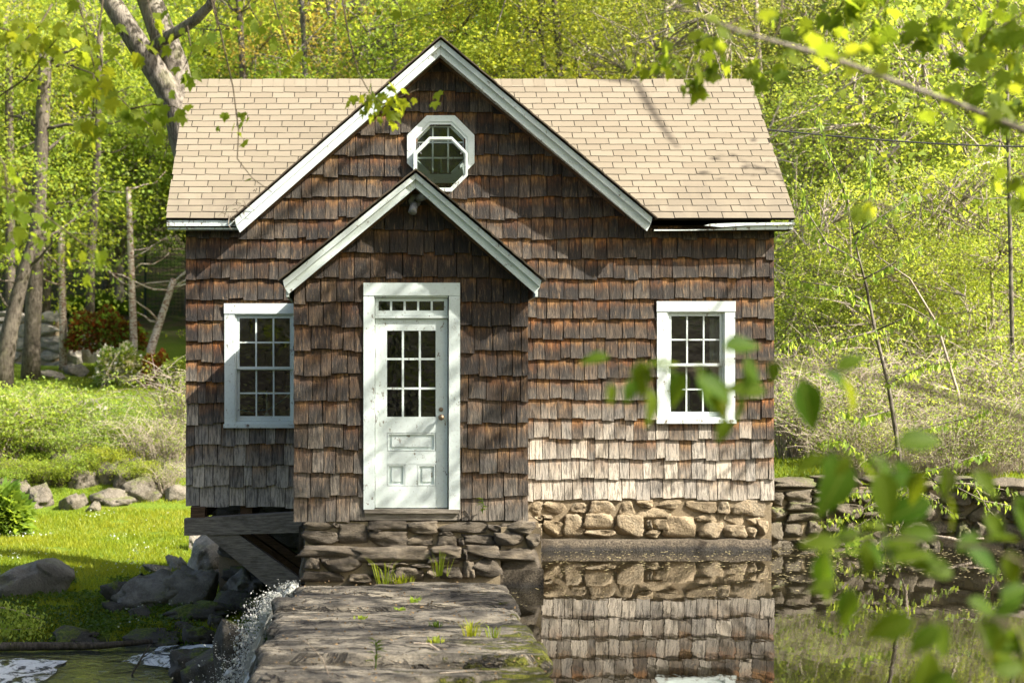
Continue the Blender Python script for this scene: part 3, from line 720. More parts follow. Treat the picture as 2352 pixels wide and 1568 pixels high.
for (px_, sg) in ((PL[0] + .03, 1), (PR[0] - .03, -1)):     # porch eaves running back to the wall
    boxes('eave_board', M['paint'], house, (px_ if sg > 0 else px_ - .025, px_ + .025 if sg > 0 else px_, YPG + .035, YW - .04, 3.03, 3.17))
boxes('eave_board', M['paint_old'], house, (RX0 + .005, gxl(0) + .08, YE + .004, YE + .04, ZE - .100, ZE - .030))
boxes('eave_board', M['paint_old'], house, (RX0 + .01, gxl(0) + .06, YE + .045, YE + .24, ZE - .14, ZE - .118))
bb = MB(); xa = gxr(0) + .02; pts = [(xa, ZE - .16), (RX1 - .02, ZE - .14), (RX1 - .02, ZE - .09), (xa + 1.2, ZE - .10), (xa + .8, ZE - .135), (xa + .4, ZE - .145), (xa, ZE - .142)]
bb.prism(pts, YE + .03, YE + .055); bb.build('eave_board', M['paint_old'], house)
bb = MB(); bb.prism([(xa + .62, ZE - .095), (xa + .70, ZE - .075), (xa + 1.0, ZE - .062), (RX1, ZE - .055), (RX1, ZE - .085), (xa + 1.15, ZE - .095), (xa + .85, ZE - .115)], YE + .0, YE + .025); bb.build('split_fascia', M['paint_old'], house)
boxes('soffit', M['dark'], house, (xa, RX1 - .03, YE + .06, YW - .005, ZE - .15, ZE - .13))
for x in (RX0 + .01, RX1 - .035):               # barge boards on the gable ends
    b = MB(); P = [roof_pt(x, 0, -.036), roof_pt(x, 1, -.036), roof_pt(x, 1, -.13), roof_pt(x, 0, -.13)]
    b.poly(P + [p + Vector((.025, 0, 0)) for p in P], [(0, 1, 2, 3), (7, 6, 5, 4), (0, 4, 5, 1), (1, 5, 6, 2), (2, 6, 7, 3), (3, 7, 4, 0)]); b.build('barge_board', M['paint_old'], house)

# --- windows and door
def grid_panes(x0, x1, z0, z1, nc, nr, bar):
    w_ = (x1 - x0 - bar * (nc - 1)) / nc; h_ = (z1 - z0 - bar * (nr - 1)) / nr
    return [(x0 + i * (w_ + bar), x0 + i * (w_ + bar) + w_, z0 + j * (h_ + bar), z0 + j * (h_ + bar) + h_) for j in range(nr) for i in range(nc)]
def rect(x0, x1, z0, z1): return [(x0, z0), (x1, z0), (x1, z1), (x0, z1)]
def sash(parent, x0, x1, z0, z1, y, rail, nc, nr, bottom=None, bar=.020, th=.04):
    bt = bottom if bottom else rail
    b = MB(); b.ring(rect(x0, x1, z0, z1), rect(x0 + rail, x1 - rail, z0 + bt, z1 - rail), y, y + th)
    ix0, ix1, iz0, iz1 = x0 + rail, x1 - rail, z0 + bt, z1 - rail
    ps = grid_panes(ix0, ix1, iz0, iz1, nc, nr, bar)
    for i in range(nc - 1): p = ps[i]; b.box(p[1], p[1] + bar, y + .006, y + th - .004, iz0 + .0005, iz1 - .0005)
    for j in range(nr - 1):
        for i in range(nc): p = ps[j * nc + i]; b.box(p[0] + .0005, p[1] - .0005, y + .008, y + th - .006, p[3], p[3] + bar)
    s = b.build('sash', M['paint'], parent)
    for p in ps:
        g_ = MB(); g_.box(p[0] - .002, p[1] + .002, y + .018, y + .022, p[2] - .002, p[3] + .002); q = g_.build('pane', M['glass'], parent)
def double_hung(W, O, label):
    b = MB(); b.ring(rect(W[0], W[1], W[2] + .01, W[3] - .01), rect(*O), YW - .040, YW - .002); root = b.build('window', M['paint'], house)
    root['label'] = label
    boxes('head_casing', M['paint'], root, (W[0] - .005, W[1] + .005, YW - .047, YW - .0405, W[3] - .131, W[3]))
    boxes('sill', M['paint_old'], root, (W[0] - .01, W[1] + .01, YW - .07, YW + .0, W[2], W[2] + .048))
    b = MB(); b.ring(rect(O[0] - .004, O[1] + .004, O[2], O[3] + .004), rect(O[0] + .022, O[1] - .022, O[2] + .02, O[3] - .02), YW - .020, YW + .11); b.build('jamb', M['paint'], root)
    x0, x1, z0, z1 = O[0] + .024, O[1] - .024, O[2] + .022, O[3] - .022; zm = (z0 + z1) / 2
    sash(root, x0, x1, zm - .012, z1, YW + .0, .035, 3, 2)
    sash(root, x0, x1, z0, zm + .012, YW + .045, .035, 3, 2, .065)
    return root
double_hung(WL, open_l, 'white double-hung window half hidden by the porch')
double_hung(WR, open_r, 'white double-hung window in full view')
def octo(cx, cz, rad): return [(cx + rad / math.cos(math.pi / 8) * math.cos(math.pi / 8 + k * math.pi / 4), cz + rad / math.cos(math.pi / 8) * math.sin(math.pi / 8 + k * math.pi / 4)) for k in range(8)]
b = MB(); b.ring(octo(OCX, OCZ, .428), octo(OCX, OCZ, .348), YW - .055, YW - .002); ow = b.build('octagon_window', M['paint'], house)
b = MB(); b.ring(octo(OCX, OCZ, .346), octo(OCX, OCZ, .315), YW - .045, YW + .09); b.build('jamb', M['paint'], ow)
b = MB(); b.ring(octo(OCX, OCZ, .314), octo(OCX, OCZ, .292), YW + .04, YW + .07)
for d in (-.098, .098):
    b.box(OCX + d - .010, OCX + d + .010, YW + .045, YW + .066, OCZ - .288, OCZ + .288); 
    for e0, e1 in ((-.288, -.1085), (-.0875, .0875), (.1085, .288)): b.box(OCX + e0, OCX + e1, YW + .047, YW + .064, OCZ + d - .010, OCZ + d + .010)
b.build('muntin', M['paint'], ow)
b = MB(); b.prism(octo(OCX, OCZ, .305), YW + .070, YW + .074); b.build('pane', M['glass'], ow)
# storm sash hanging open in front
def tilt(mb, cx, cz, ang, y):
    out = []
    for x, yy, z in mb.v: dz = z - (cz - .33); out.append((x, y + yy * math.cos(ang) - dz * math.sin(ang), cz - .33 + dz * math.cos(ang) + yy * math.sin(ang)))
    mb.v = out
sx_, sz_ = OCX - .004, OCZ - .195
b = MB(); b.ring(octo(sx_, sz_, .345), octo(sx_, sz_, .315), -.03, 0); b.ring(octo(sx_, sz_, .313), octo(sx_, sz_, .298), -.018, 0); tilt(b, sx_, sz_, R(4), YW - .06); ss = b.build('storm_sash', M['paint'], ow)
b = MB(); b.prism(octo(sx_, sz_, .310), -.012, -.008); tilt(b, sx_, sz_, R(4), YW - .06); b.build('storm_pane', M['glass'], ow)
for sg in (-1, 1):
    b = MB(); b.tube([(OCX + sg * .275, YW - .05, OCZ + .06), (OCX + sg * .265, YW - .09, OCZ - .03), (OCX + sg * .25, YW - .12, OCZ - .07)], .005, 4); b.build('chain', M['greymetal'], ow)
# door
DX0, DX1, DZ0, DZ1 = *[at(x, 0, YP).x for x in (862, 1028)], .815, 2.81
frame = boxes('door_frame', M['paint'], house, (DF[0], DX0 - .012, YP - .045, YP - .002, .80, DF[3] - .136), (DX1 + .012, DF[1], YP - .045, YP - .002, .80, DF[3] - .136), (DF[0], DF[1], YP - .049, YP - .002, DF[3] - .134, DF[3]))
b = MB(); b.box(DX0 - .035, DX0 - .006, YP - .03, YP + .12, .81, 3.03); b.box(DX1 + .012, DX1 + .035, YP - .03, YP + .12, .81, 3.03); b.box(DX0 - .005, DX1 + .005, YP - .03, YP + .12, 3.032, 3.07); b.build('jamb', M['paint'], frame)
boxes('threshold', M['beam'], house, (DF[0] + .01, DF[1] - .01, YP - .06, YP + .12, .763, .803), (DF[0] - .002, DF[1] + .002, YP - .03, YP + .02, .69, .760))
tr = thing_ = boxes('transom', M['paint'], house, (DX0 - .004, DX1 + .004, YP - .015, YP + .05, 2.815, 2.842))
sash(tr, DX0, DX1, 2.845, 3.028, YP + .0, .035, 5, 1, .05, .022)
ydo = YP + .015
gx0, gx1, gz0, gz1 = at(889, 0, YP).x, at(1001, 0, YP).x, at(0, 957, YP).z, at(0, 759, YP).z
b = MB(); b.box(DX0, gx0, ydo, ydo + .045, DZ0, DZ1); b.box(gx1, DX1, ydo, ydo + .045, DZ0, DZ1)
rails = [(gz1, DZ1), (at(0, 994, YP).z, gz0), (at(0, 1066, YP).z, at(0, 1036, YP).z), (DZ0, at(0, 1116, YP).z)]
for z0, z1 in rails: b.box(gx0 + .0005, gx1 - .0005, ydo + .0005, ydo + .044, z0, z1)
mx = (gx0 + gx1) / 2; b.box(mx - .065, mx + .065, ydo + .001, ydo + .043, at(0, 1115.5, YP).z, at(0, 1066.5, YP).z)
door = b.build('door', M['paint'], house)
for x0, x1, z0, z1 in ((gx0, gx1, at(0, 1036, YP).z, at(0, 994, YP).z), (gx0, mx - .065, at(0, 1116, YP).z, at(0, 1066, YP).z), (mx + .065, gx1, at(0, 1116, YP).z, at(0, 1066, YP).z)):
    b = MB(); b.box(x0, x1, ydo + .022, ydo + .03, z0, z1); b.ring(rect(x0 + .005, x1 - .005, z0 + .005, z1 - .005), rect(x0 + .018, x1 - .018, z0 + .018, z1 - .018), ydo + .004, ydo + .022); b.box(x0 + .05, x1 - .05, ydo + .010, ydo + .0225, z0 + .045, z1 - .045); b.build('panel', M['paint'], door)
ps = grid_panes(gx0, gx1, gz0, gz1, 3, 3, .022); b = MB()
for i in range(2): p = ps[i]; b.box(p[1], p[1] + .022, ydo + .004, ydo + .04, gz0, gz1)
for j in range(2):
    for i in range(3): p = ps[j * 3 + i]; b.box(p[0], p[1], ydo + .006, ydo + .038, p[3], p[3] + .022)
b.build('muntin', M['paint'], door)
for p in ps: b = MB(); b.box(p[0] - .002, p[1] + .002, ydo + .02, ydo + .024, p[2] - .002, p[3] + .002); b.build('pane', M['glass'], door)
def lathe(mb, c, prof, n=14):                  # about the y axis, towards the viewer
    v = [(c[0] + r * math.cos(2 * math.pi * k / n), c[1] - d, c[2] + r * math.sin(2 * math.pi * k / n)) for r, d in prof for k in range(n)]
    f = [(i * n + k, i * n + (k + 1) % n, (i + 1) * n + (k + 1) % n, (i + 1) * n + k) for i in range(len(prof) - 1) for k in range(n)] + [tuple(range((len(prof) - 1) * n, len(prof) * n))]
    mb.poly(v, f); mb.smooth = True
kb = at(1013, 958, YP); b = MB(); lathe(b, (kb.x, ydo, kb.z), [(.03, 0), (.028, .006), (.012, .01), (.012, .035), (.026, .045), (.031, .06), (.024, .074), (.008, .08)]); b.build('knob', M['metal'], door)
kb = at(1013, 940, YP); b = MB(); lathe(b, (kb.x, ydo, kb.z), [(.024, 0), (.023, .012), (.012, .016), (.004, .018)]); b.build('deadbolt', M['metal'], door)
for z in (2.45, 1.75, 1.05): boxes('hinge', M['greymetal'], door, (DX0 - .008, DX0 + .004, ydo - .012, ydo - .001, z - .05, z + .05))
# twin flood light in the porch gable
lc = at(953, 462, YP); b = MB(); lathe(b, (lc.x, YP - .026, lc.z), [(.07, 0), (.068, .018), (.04, .028), (.01, .03)]); sl = b.build('flood_light', M['greymetal'], house)
for d in ((.10, -.11, .045), (-.03, -.10, -.13)):
    b = MB(); c = Vector((lc.x, YP - .055, lc.z)); e = c + Vector(d); u = (e - c).normalized()
    b.tube([c, c + u * .05, c + u * .055, e, e + u * .01], [.015, .018, .042, .046, .036], 12); b.smooth = True; b.build('lamp_head', M['greymetal'], sl)

# --- foundations, beams
C4 = lambda x, y: ((1000 + x / 1.96) * .57422, (1950 + y / 1.96) * .57422)
C5 = lambda x, y: ((2000 + x / 1.887) * .57422, (1900 + y / 1.887) * .57422)
b = MB(); b.box(-.64, 1.82, YP - .01, YW - .02, -1.7, .672); b.box(-.63, 1.40, 17.56, YP - .012, -.3, .35); b.box(1.42, 1.84, 17.70, YP - .012, .22, .62)
pf = b.build('porch_foundation', M['mortar'], house)
stones_px(pf, 'stone_step', [(430,262,650,335),(430,340,670,455),(690,290,930,445),(650,280,690,320),(930,262,1225,325),(935,345,1225,455),(1235,272,1460,360),(1230,375,1450,455),(1505,275,1865,355),(1475,378,1615,455),(1620,395,1670,450),(1675,375,1920,458),(1870,290,1970,350),(1975,285,2140,340),(1480,345,1600,374),(935,330,1030,345)], C4, 17.73, .2)
stones_px(pf, 'stone_step', [(1935,365,2160,465),(2165,370,2290,478),(1970,475,2285,672),(2030,275,2250,360)], C4, 17.62, .26)
stones_px(pf, 'stone_step', [(420,480,830,550),(835,480,1410,595),(1430,475,1650,545),(1710,465,1950,545),(1670,490,1705,560),(430,555,540,640),(555,560,610,600),(575,565,885,670),(925,595,1120,630),(1135,595,1250,615),(1260,600,1400,625),(1420,550,1650,605),(1670,580,1755,705),(1760,570,1980,700),(430,668,735,745),(770,680,960,745),(965,640,1135,735),(1145,630,1370,730),(1385,645,1480,715),(1490,630,1640,712)], C4, 17.47, .28)
x = -.6
while x < 1.35:                                  # ledge stones making the tread of the lower tier
    wd = rr.uniform(.25, .5); stone(pf, 'stone_step', (x + wd / 2, 17.66, .325), (wd, .28, .12)); x += wd
z = -1.5
for z in (.45, .15, -.2, -.6, -1.0, -1.4):          # pond and stream flanks
    y = 17.9
    while y < 21.3:
        wd = rr.uniform(.3, .6)
        stone(pf, 'stone_step', (-.62, y + wd / 2, z), (.16, wd, .36)); 
        if z > .1: stone(pf, 'stone_step', (1.80, y + wd / 2, z), (.16, wd, .32))
        y += wd
boxes('concrete_footing', M['concrete'], house, (1.38, 1.855, 17.60, 21.1, -1.2, .185))
b = MB(); b.box(1.70, HX1 - .02, YW - .012, YW + .35, -1.2, .66); fd = b.build('foundation', M['mortar'], house)
stones_px(fd, 'stone_found', [(200,195,330,290),(335,185,525,290),(530,205,670,280),(690,195,880,300),(895,195,1025,310),(1030,190,1150,240),(1160,190,1380,250),(1040,250,1280,320),(1410,200,1630,280),(1635,200,1745,290),(1760,185,2035,305),(1485,290,1680,355),(1690,300,1835,375),(1850,315,1980,380)], C5, 21.46, .2)
stones_px(fd, 'stone_found', [(335,340,485,470),(495,305,645,465),(655,295,865,405),(655,415,860,470),(885,310,1080,455),(1105,345,1145,405),(1155,335,1265,410),(1090,415,1220,470),(1265,320,1485,470),(1510,360,1685,470),(1700,380,1845,465),(1850,400,1945,460),(1950,350,2035,460),(330,305,400,335),(265,315,320,350),(265,365,315,450)], C5, 21.40, .24)
b = MB(); n = 60; v = []
for k in range(n + 1):
    xa = 1.86 + 3.25 * k / n; rgh = smoothstep(3.6, 4.3, xa)
    fa = 21.26 + .02 * noise.noise((xa * 3, 0, 0)) - rgh * (.02 + .012 * noise.fractal((xa * 4, 2, 0), 1, 2, 3)); zt_ = .125 + rgh * .02 * noise.fractal((xa * 4, 5, 0), 1, 2, 3)
    v += [(xa, fa, -1.2), (xa, fa - rgh * .012 * noise.noise((xa * 3, 8, 0)), .04), (xa, fa + .012, zt_), (xa, YW - .015, zt_ + .012)]
b.poly(v, [(k * 4 + c, k * 4 + 4 + c, k * 4 + 5 + c, k * 4 + 1 + c) for k in range(n) for c in range(3)]); b.smooth = True
b.build('concrete_footing', M['concrete'], house)
bl0, bl1 = at(424, 1176, 21.35), at(676, 1226, 21.35)
bm_ = MB(); bm_.poly([(bl0.x, 21.28, .19), (-.62, 21.28, .235), (-.62, 21.28, .50), (bl0.x, 21.28, .40), (bl0.x, 21.5, .19), (-.62, 21.5, .235), (-.62, 21.5, .50), (bl0.x, 21.5, .40)], [(0, 1, 2, 3), (7, 6, 5, 4), (0, 4, 5, 1), (3, 2, 6, 7), (0, 3, 7, 4), (1, 5, 6, 2)])
bm_.build('sill_beam', M['beam'], house)
boxes('joist', M['brown_beam'], house, (HX0 + .05, HX0 + .25, 21.52, 26, .40, .56), (-1.6, -1.45, 21.56, 26, .36, .56), (-.95, -.8, 21.56, 26, .36, .56))
boxes('joist_end', M['brown_beam'], house, (HX0 + .06, HX0 + .24, 21.33, 21.51, .415, .545))
boxes('floor_deck', M['dark'], house, (HX0 + .02, -.66, YW + .01, 26, .57, .60))
b = MB(); b.box(HX0 + .05, -.66, 25.6, 26.0, -1.4, .56); bw = b.build('back_foundation', M['mortar'], house)
for k in range(46): stone(bw, 'wetrock', (rr.uniform(-2.2, -.7), 25.58, rr.uniform(-1.2, .45)), (rr.uniform(.3, .6), .25, rr.uniform(.18, .34)))
for i, y in enumerate((21.30, 22.1, 23.2)):
    a = at(500 + i * 12, 1222, 21.35); c = at(690, 1338, 21.35)
    P0 = Vector((-1.86, y, .20)); P1 = Vector((-.74, y, -.62)); u = (P1 - P0).normalized(); nn = Vector((u.z, 0, -u.x)) * .115
    b = MB(); v = [P0 - nn, P0 + nn, P1 + nn, P1 - nn]; v[0] = P0 + Vector((-.16, 0, .0)); v[1] = P0 + Vector((.22, 0, .03))
    if v[0].x > v[1].x: v[0], v[1] = v[1], v[0]
    v[2] = P1 + Vector((.06, 0, .14)); v[3] = P1 + Vector((-.10, 0, -.16)); v[2].x = -.645
    b.poly(v + [p + Vector((0, .18, 0)) for p in v], [(3, 2, 1, 0), (4, 5, 6, 7), (0, 1, 5, 4), (1, 2, 6, 5), (2, 3, 7, 6), (3, 0, 4, 7)])
    b.build('brace', M['beam'] if i == 0 else M['brown_beam'], house)
boxes('post', M['brown_beam'], house, (-.80, -.655, 21.52, 21.7, -.9, .24))

# candles, blue cord behind the panes
def candle(px, py0, py1, Y, label):
    a = at(px, py0, Y); c = at(px, py1, Y); t = thing('window_candle', (c.x, Y, c.z), label, 'candle')
    b = MB(); b.tube([(c.x, Y, c.z), (c.x, Y, a.z - .04)], .011, 8); b.smooth = True; b.build('stick', M['white'], t)
    b = MB(); b.tube([(c.x, Y, a.z - .04), (c.x, Y, a.z - .02), (c.x, Y, a.z)], [.009, .007, .001], 8); b.build('bulb', M['white'], t)
    b = MB(); b.tube([(c.x, Y, c.z - .02), (c.x, Y, c.z + .01)], [.035, .028], 10); b.build('base', M['white'], t)
candle(613, 896, 950, 21.66, 'white electric candle behind the left window, low on its sill')
candle(1582, 895, 944, 21.66, 'white electric candle behind the right window by the pond')
candle(1013, 360, 402, 21.62, 'white electric candle inside the octagonal gable window')
b = MB(); b.tube([at(545, 940, 21.68), at(580, 946, 21.68), at(620, 938, 21.68), at(650, 918, 21.68), at(675, 892, 21.68)], .006, 5)
tag(b.build('cord', M['blue']), 'blue cord drooping inside the left window', 'cord')
cu = MB()
for k in range(14): 
    xk = at(1630, 0, 21.68).x + .028 * k; cu.poly([(xk, 21.68 + .015 * (k % 2), .9 + .7), (xk + .028, 21.68 + .015 * ((k + 1) % 2), 1.6), (xk + .028, 21.68 + .015 * ((k + 1) % 2), 2.93), (xk, 21.68 + .015 * (k % 2), 2.93)], [(0, 1, 2, 3)])
cu.v = [v for v in cu.v]
tag(cu.build('curtain', M['white']), 'thin white curtain drawn aside inside the right window', 'curtain')

# ------------------------------------------------------------------ the dam: ledge slabs, one behind the other
dam = thing('dam', (.35, 14, -1.6), 'flat layered stone dam leading to the cottage door', 'dam')
b = MB(); b.box(-.62, 1.32, 7.0, 17.72, -1.9, -.06); b.build('dam_core', M['wetrock'], dam)
edges = [17.70, 17.1, 16.55, 16.0, 15.55, 14.95, 14.35, 13.75, 13.3, 12.75, 12.2, 11.6, 11.0, 10.2, 9.3, 8.2, 7.0]
for k in range(len(edges) - 1):
    y1, y0 = edges[k], edges[k + 1]; NXd, NYd = 72, 14; r = random.Random(300 + k)
    xl = -.74 + r.uniform(-.10, .05); xr = 1.40 + r.uniform(-.03, .03); dz = (-.03, .02, -.01, .04, -.035)[k % 5] + r.uniform(-.01, .01); tl = r.uniform(-.02, .03); top = []
    if k < 2: xl = -.73
    for j in range(NYd + 1):
        for i in range(NXd + 1):
            u = i / NXd; v = j / NYd
            ya = y0 + .16 * noise.fractal((u * 2.6, k * 1.7, 2), 1, 2, 4); yb = y1 + .16 * noise.fractal((u * 2.6, (k - 1) * 1.7, 2), 1, 2, 4)
            yy = ya + .025 + (yb - ya - .045) * v
            xx = xl + (xr - xl) * u; xx += (.17 * noise.fractal((yy * 2.6, 7, k), 1, 2, 4)) * (1 - u) + .05 * noise.fractal((yy * 1.2, 3, 0), 1, 2, 3) * u
            nz_ = noise.fractal((xx * .55 + k * 3, yy * 2.4, k), 1, 2, 3); q_ = nz_ * 3.2; fl = math.floor(q_); fr = q_ - fl; tz = (fl + smoothstep(.30, .70, fr)) / 3.2
            z = .070 + dz + tl * (v - .5) + .055 * tz + .010 * noise.fractal((xx * 5, yy * 9, k), 1, 2, 3)
            z -= .07 * max(0, 1 - v / .08) ** 1.4 + .02 * max(0, 1 - (1 - v) / .07)
            z -= .05 * max(0, 1 - u / .02) ** 1.5 + .06 * max(0, 1 - (1 - u) / .025) ** 1.5
            top.append((xx, yy, z))
    b = MB(); W_ = NXd + 1
    b.poly(top, [(j * W_ + i, j * W_ + i + 1, (j + 1) * W_ + i + 1, (j + 1) * W_ + i) for j in range(NYd) for i in range(NXd)])
    per = [i for i in range(W_)] + [j * W_ + NXd for j in range(1, NYd + 1)] + [NYd * W_ + i for i in range(NXd - 1, -1, -1)] + [j * W_ for j in range(NYd - 1, 0, -1)]
    th = .16 + r.uniform(0, .12); i0 = len(b.v); pv = [b.v[q] for q in per]
    b.poly(pv + [(p[0] + (.05 if p[0] < 0 else -.04), p[1], p[2] - th) for p in pv], [(q, (q + len(per) - 0) if False else q + len(per), (q + 1) % len(per) + len(per), (q + 1) % len(per)) for q in range(len(per))])
    b.smooth = True; me = b.mesh('slab'); o = obj('slab', me, M['dam'], dam)
for k in range(26):                              # rubble facing of the stream side
    stone(dam, 'wetrock', (-.66 + rr.uniform(-.05, .05), rr.uniform(9, 17.4), rr.uniform(-1.6, -.25)), (.3, rr.uniform(.4, .7), rr.uniform(.22, .4)))

# ------------------------------------------------------------------ masonry walls in the landscape
def rubble_wall(name, path, z_top, z_bot, thick, label, cat, key, corekey, hmean, wmean, seed, cap=False):
    r = random.Random(seed); n = len(path) - 1
    L = [0]; 
    for a, c in zip(path, path[1:]): L.append(L[-1] + (Vector(c) - Vector(a)).length)
    def pt(s):
        s = min(max(s, 0), L[-1])
        for i in range(n):
            if s <= L[i + 1]: f = (s - L[i]) / (L[i + 1] - L[i]); return Vector(path[i]).lerp(Vector(path[i + 1]), f), (Vector(path[i + 1]) - Vector(path[i])).normalized()
        return Vector(path[-1]), (Vector(path[-1]) - Vector(path[-2])).normalized()
    root = thing(name, (*path[0], z_bot(0) if callable(z_bot) else z_bot), label, cat)
    zb = z_bot if callable(z_bot) else (lambda s: z_bot); ztp = z_top if callable(z_top) else (lambda s: z_top)
    b = MB(); q = 24
    for i in range(q):
        s0, s1 = L[-1] * i / q, L[-1] * (i + 1) / q; a, u = pt(s0); c, _ = pt(s1); nv = Vector((-u.y, u.x))
        a0 = a + nv * .07; c0 = c + nv * .07; a1 = a + nv * thick; c1 = c + nv * thick; lo = min(zb(s0), zb(s1)) - .3; hi = min(ztp(s0), ztp(s1)) - .06
        b.poly([(*a0, lo), (*c0, lo), (*c0, hi), (*a0, hi), (*a1, lo), (*c1, lo), (*c1, hi), (*a1, hi)], [(0, 1, 2, 3), (7, 6, 5, 4), (3, 2, 6, 7), (0, 3, 7, 4), (1, 5, 6, 2)])
    b.build('core', M[corekey], root)
    lo = min(zb(0), zb(L[-1])); hi = max(ztp(0), ztp(L[-1])); z = lo; rows = 0
    while z < hi - .03:
        h = hmean * r.uniform(.75, 1.35); s = -r.uniform(0, .15)
        while s < L[-1]:
            wd = wmean * r.uniform(.5, 1.7); c, u = pt(s + wd / 2); a = math.atan2(u.y, u.x)
            if z + h * .4 < ztp(s) and z + h > zb(s) - .15:
                split = r.random() < .22
                for q in range(2 if split else 1):
                    hh = h / (2 if split else 1); zc = z + hh * (q + .5) + r.uniform(-.02, .02)
                    nv = Vector((-u.y, u.x)); cc = c + nv * (.1 + r.uniform(-.03, .05))
                    stone(root, key, (cc.x, cc.y, zc), (wd * 1.03, .32, hh * 1.06), BLOCK if r.random() < .6 else ROUND, (r.uniform(-.08, .08), r.uniform(-.09, .09), a + r.uniform(-.08, .08)))
            s += wd
        z += h
    if cap:
        s = 0
        while s < L[-1]:
            wd = wmean * r.uniform(1.6, 3); c, u = pt(s + wd / 2); a = math.atan2(u.y, u.x); nv = Vector((-u.y, u.x)); cc = c + nv * (thick * .45)
            stone(root, key, (cc.x, cc.y, ztp(s) + .0), (wd * 1.04, thick * 1.15, .16), BLOCK, (0, 0, a)); s += wd
    return root
rubble_wall('retaining_wall', [(5.20, 21.62), (6.4, 21.85), (7.6, 21.75), (8.6, 21.35), (9.8, 20.6)], lambda s: .80 + .02 * math.sin(s), -.12, .6, 'mossy fieldstone retaining wall along the pond beside the cottage', 'stone wall', 'stone_wall', 'mortar', .19, .30, 5, True)
gw = [ground_hit(x, 852, 40).xy for x in (-40, 60, 138)]
rubble_wall('dry_stone_wall', [(-16.5, 60.5), (-13.2, 60.0), (-11.0, 59.2)], lambda s: 4.55 - .05 * s, 2.2, 1.0, 'tall pale dry stone wall at the wood edge behind two trunks', 'stone wall', 'stone_pale', 'mortar', .40, .75, 6)
rubble_wall('low_stone_wall', [(-9.6, 46.5), (-7.35, 46.0)], lambda s: 1.5, .6, .5, 'short low stone wall on the lawn behind the yellow green shrubs', 'stone wall', 'stone_pale', 'mortar', .20, .34, 8)

def boulder(px, py, wpx_, hpx, key, label, group=None, name='boulder', y0=22.3, rot=None, sink=.18, dep=.8):
    p = ground_hit(px, py, y0); k = p.y / F; wd, h = wpx_ * k, hpx * k
    o = stone(None, key, (p.x, p.y + wd * dep * .3, p.z + h * (.5 - sink)), (wd * 1.12, wd * dep, h * 1.25), ROUND, rot or (rr.uniform(-.2, .2), rr.uniform(-.2, .2), rr.uniform(0, 6.28) if wpx_ / hpx < 1.5 else rr.uniform(-.3, .3)), name)
    return tag(o, label, 'boulder' if name == 'boulder' else 'rock', group)
lone = boulder(66, 1368, 135, 112, 'boulder', 'big grey boulder alone on the shaded grass at the left edge'); lone.scale.x *= 1.35; lone.scale.y *= 1.3; lone.scale.z *= .80; lone.location.z -= .06; lone.rotation_euler = (.1, -.25, .3)
boulder(345, 1400, 165, 88, 'boulder', 'broad speckled grey boulder low beside the stream bank')
boulder(430, 1395, 120, 90, 'boulder', 'squarish grey boulder under the timber brace')
boulder(300, 1395, 100, 60, 'wetrock', 'dark mossy rock at the left foot of the broad boulder')
boulder(475, 1330, 120, 105, 'stone_pale', 'tall pale sunlit boulder just left of the cottage brace')
boulder(560, 1330, 160, 60, 'wetrock', 'long dark slab of rock slanting beneath the cottage')
boulder(555, 1390, 110, 75, 'boulder', 'rounded grey rock below the cottage brace')
boulder(540, 1410, 100, 55, 'wetrock', 'flat wet rock under the cottage nearest the fall')
boulder(620, 1380, 90, 70, 'wetrock', 'dark rock in the gloom under the cottage floor')
boulder(455, 1425, 150, 42, 'wetrock', 'low dark ledge rock in front of the speckled boulder')
boulder(455, 1480, 72, 40, 'wetrock', 'rounded brown rock at the edge of the white foam')
boulder(350, 1486, 120, 34, 'wetrock', 'low mossy rock along the stream margin')
boulder(170, 1480, 100, 38, 'wetrock', 'green mossy hummock rock at the stream margin')
for px, py, w_, h_, lb in ((365, 1318, 55, 20, 'flat pale stone lying on the sunny grass left of the brace'), (410, 1310, 40, 28, 'small pale stone beside the tall sunlit boulder'), (448, 1262, 40, 44, 'upright pale rock on the grass behind the beam end'), (395, 1300, 26, 26, 'small leaning pale stone beyond the flat pale stone')):
    boulder(px, py, w_, h_, 'stone_pale', lb)
for i, (px, py, w_, h_, lb) in enumerate(((520, 1345, 60, 40, 'angular dark rock wedged behind the speckled boulder'), (500, 1440, 46, 26, 'small dark stone below the squarish boulder'), (330, 1420, 60, 26, 'mossy stone in the grass left of the dark rock heap'), (395, 1352, 56, 34, 'grey stone perched on top of the broad boulder'), (590, 1420, 60, 44, 'black wet stone beside the top of the splash'), (265, 1412, 50, 30, 'dark stone at the far left of the rock heap'), (535, 1462, 50, 26, 'dark wet stone right of the rounded brown rock'), (420, 1448, 44, 20, 'flat dark stone at the grass edge'), (560, 1300, 50, 34, 'grey stone in shade behind the brace'))): boulder(px, py, w_, h_, 'wetrock', lb, sink=.22)
wr1 = stone(None, 'wetrock', (-1.42, 17.75, -.72), (.42, .5, .75), ROUND, (0, .1, .4), 'boulder'); tag(wr1, 'upright brown wet rock standing behind the splash', 'boulder')
wr2 = stone(None, 'wetrock', (-1.55, 19.2, -1.25), (.8, .8, .75), ROUND, (.1, 0, .9), 'boulder'); tag(wr2, 'dark wet boulder half hidden by the falling water', 'boulder')
wr3 = stone(None, 'wetrock', (-2.05, 20.6, -1.35), (.7, .7, .5), ROUND, (.1, 0, 1.9), 'boulder'); tag(wr3, 'rounded wet boulder between the foam and the splash', 'boulder')
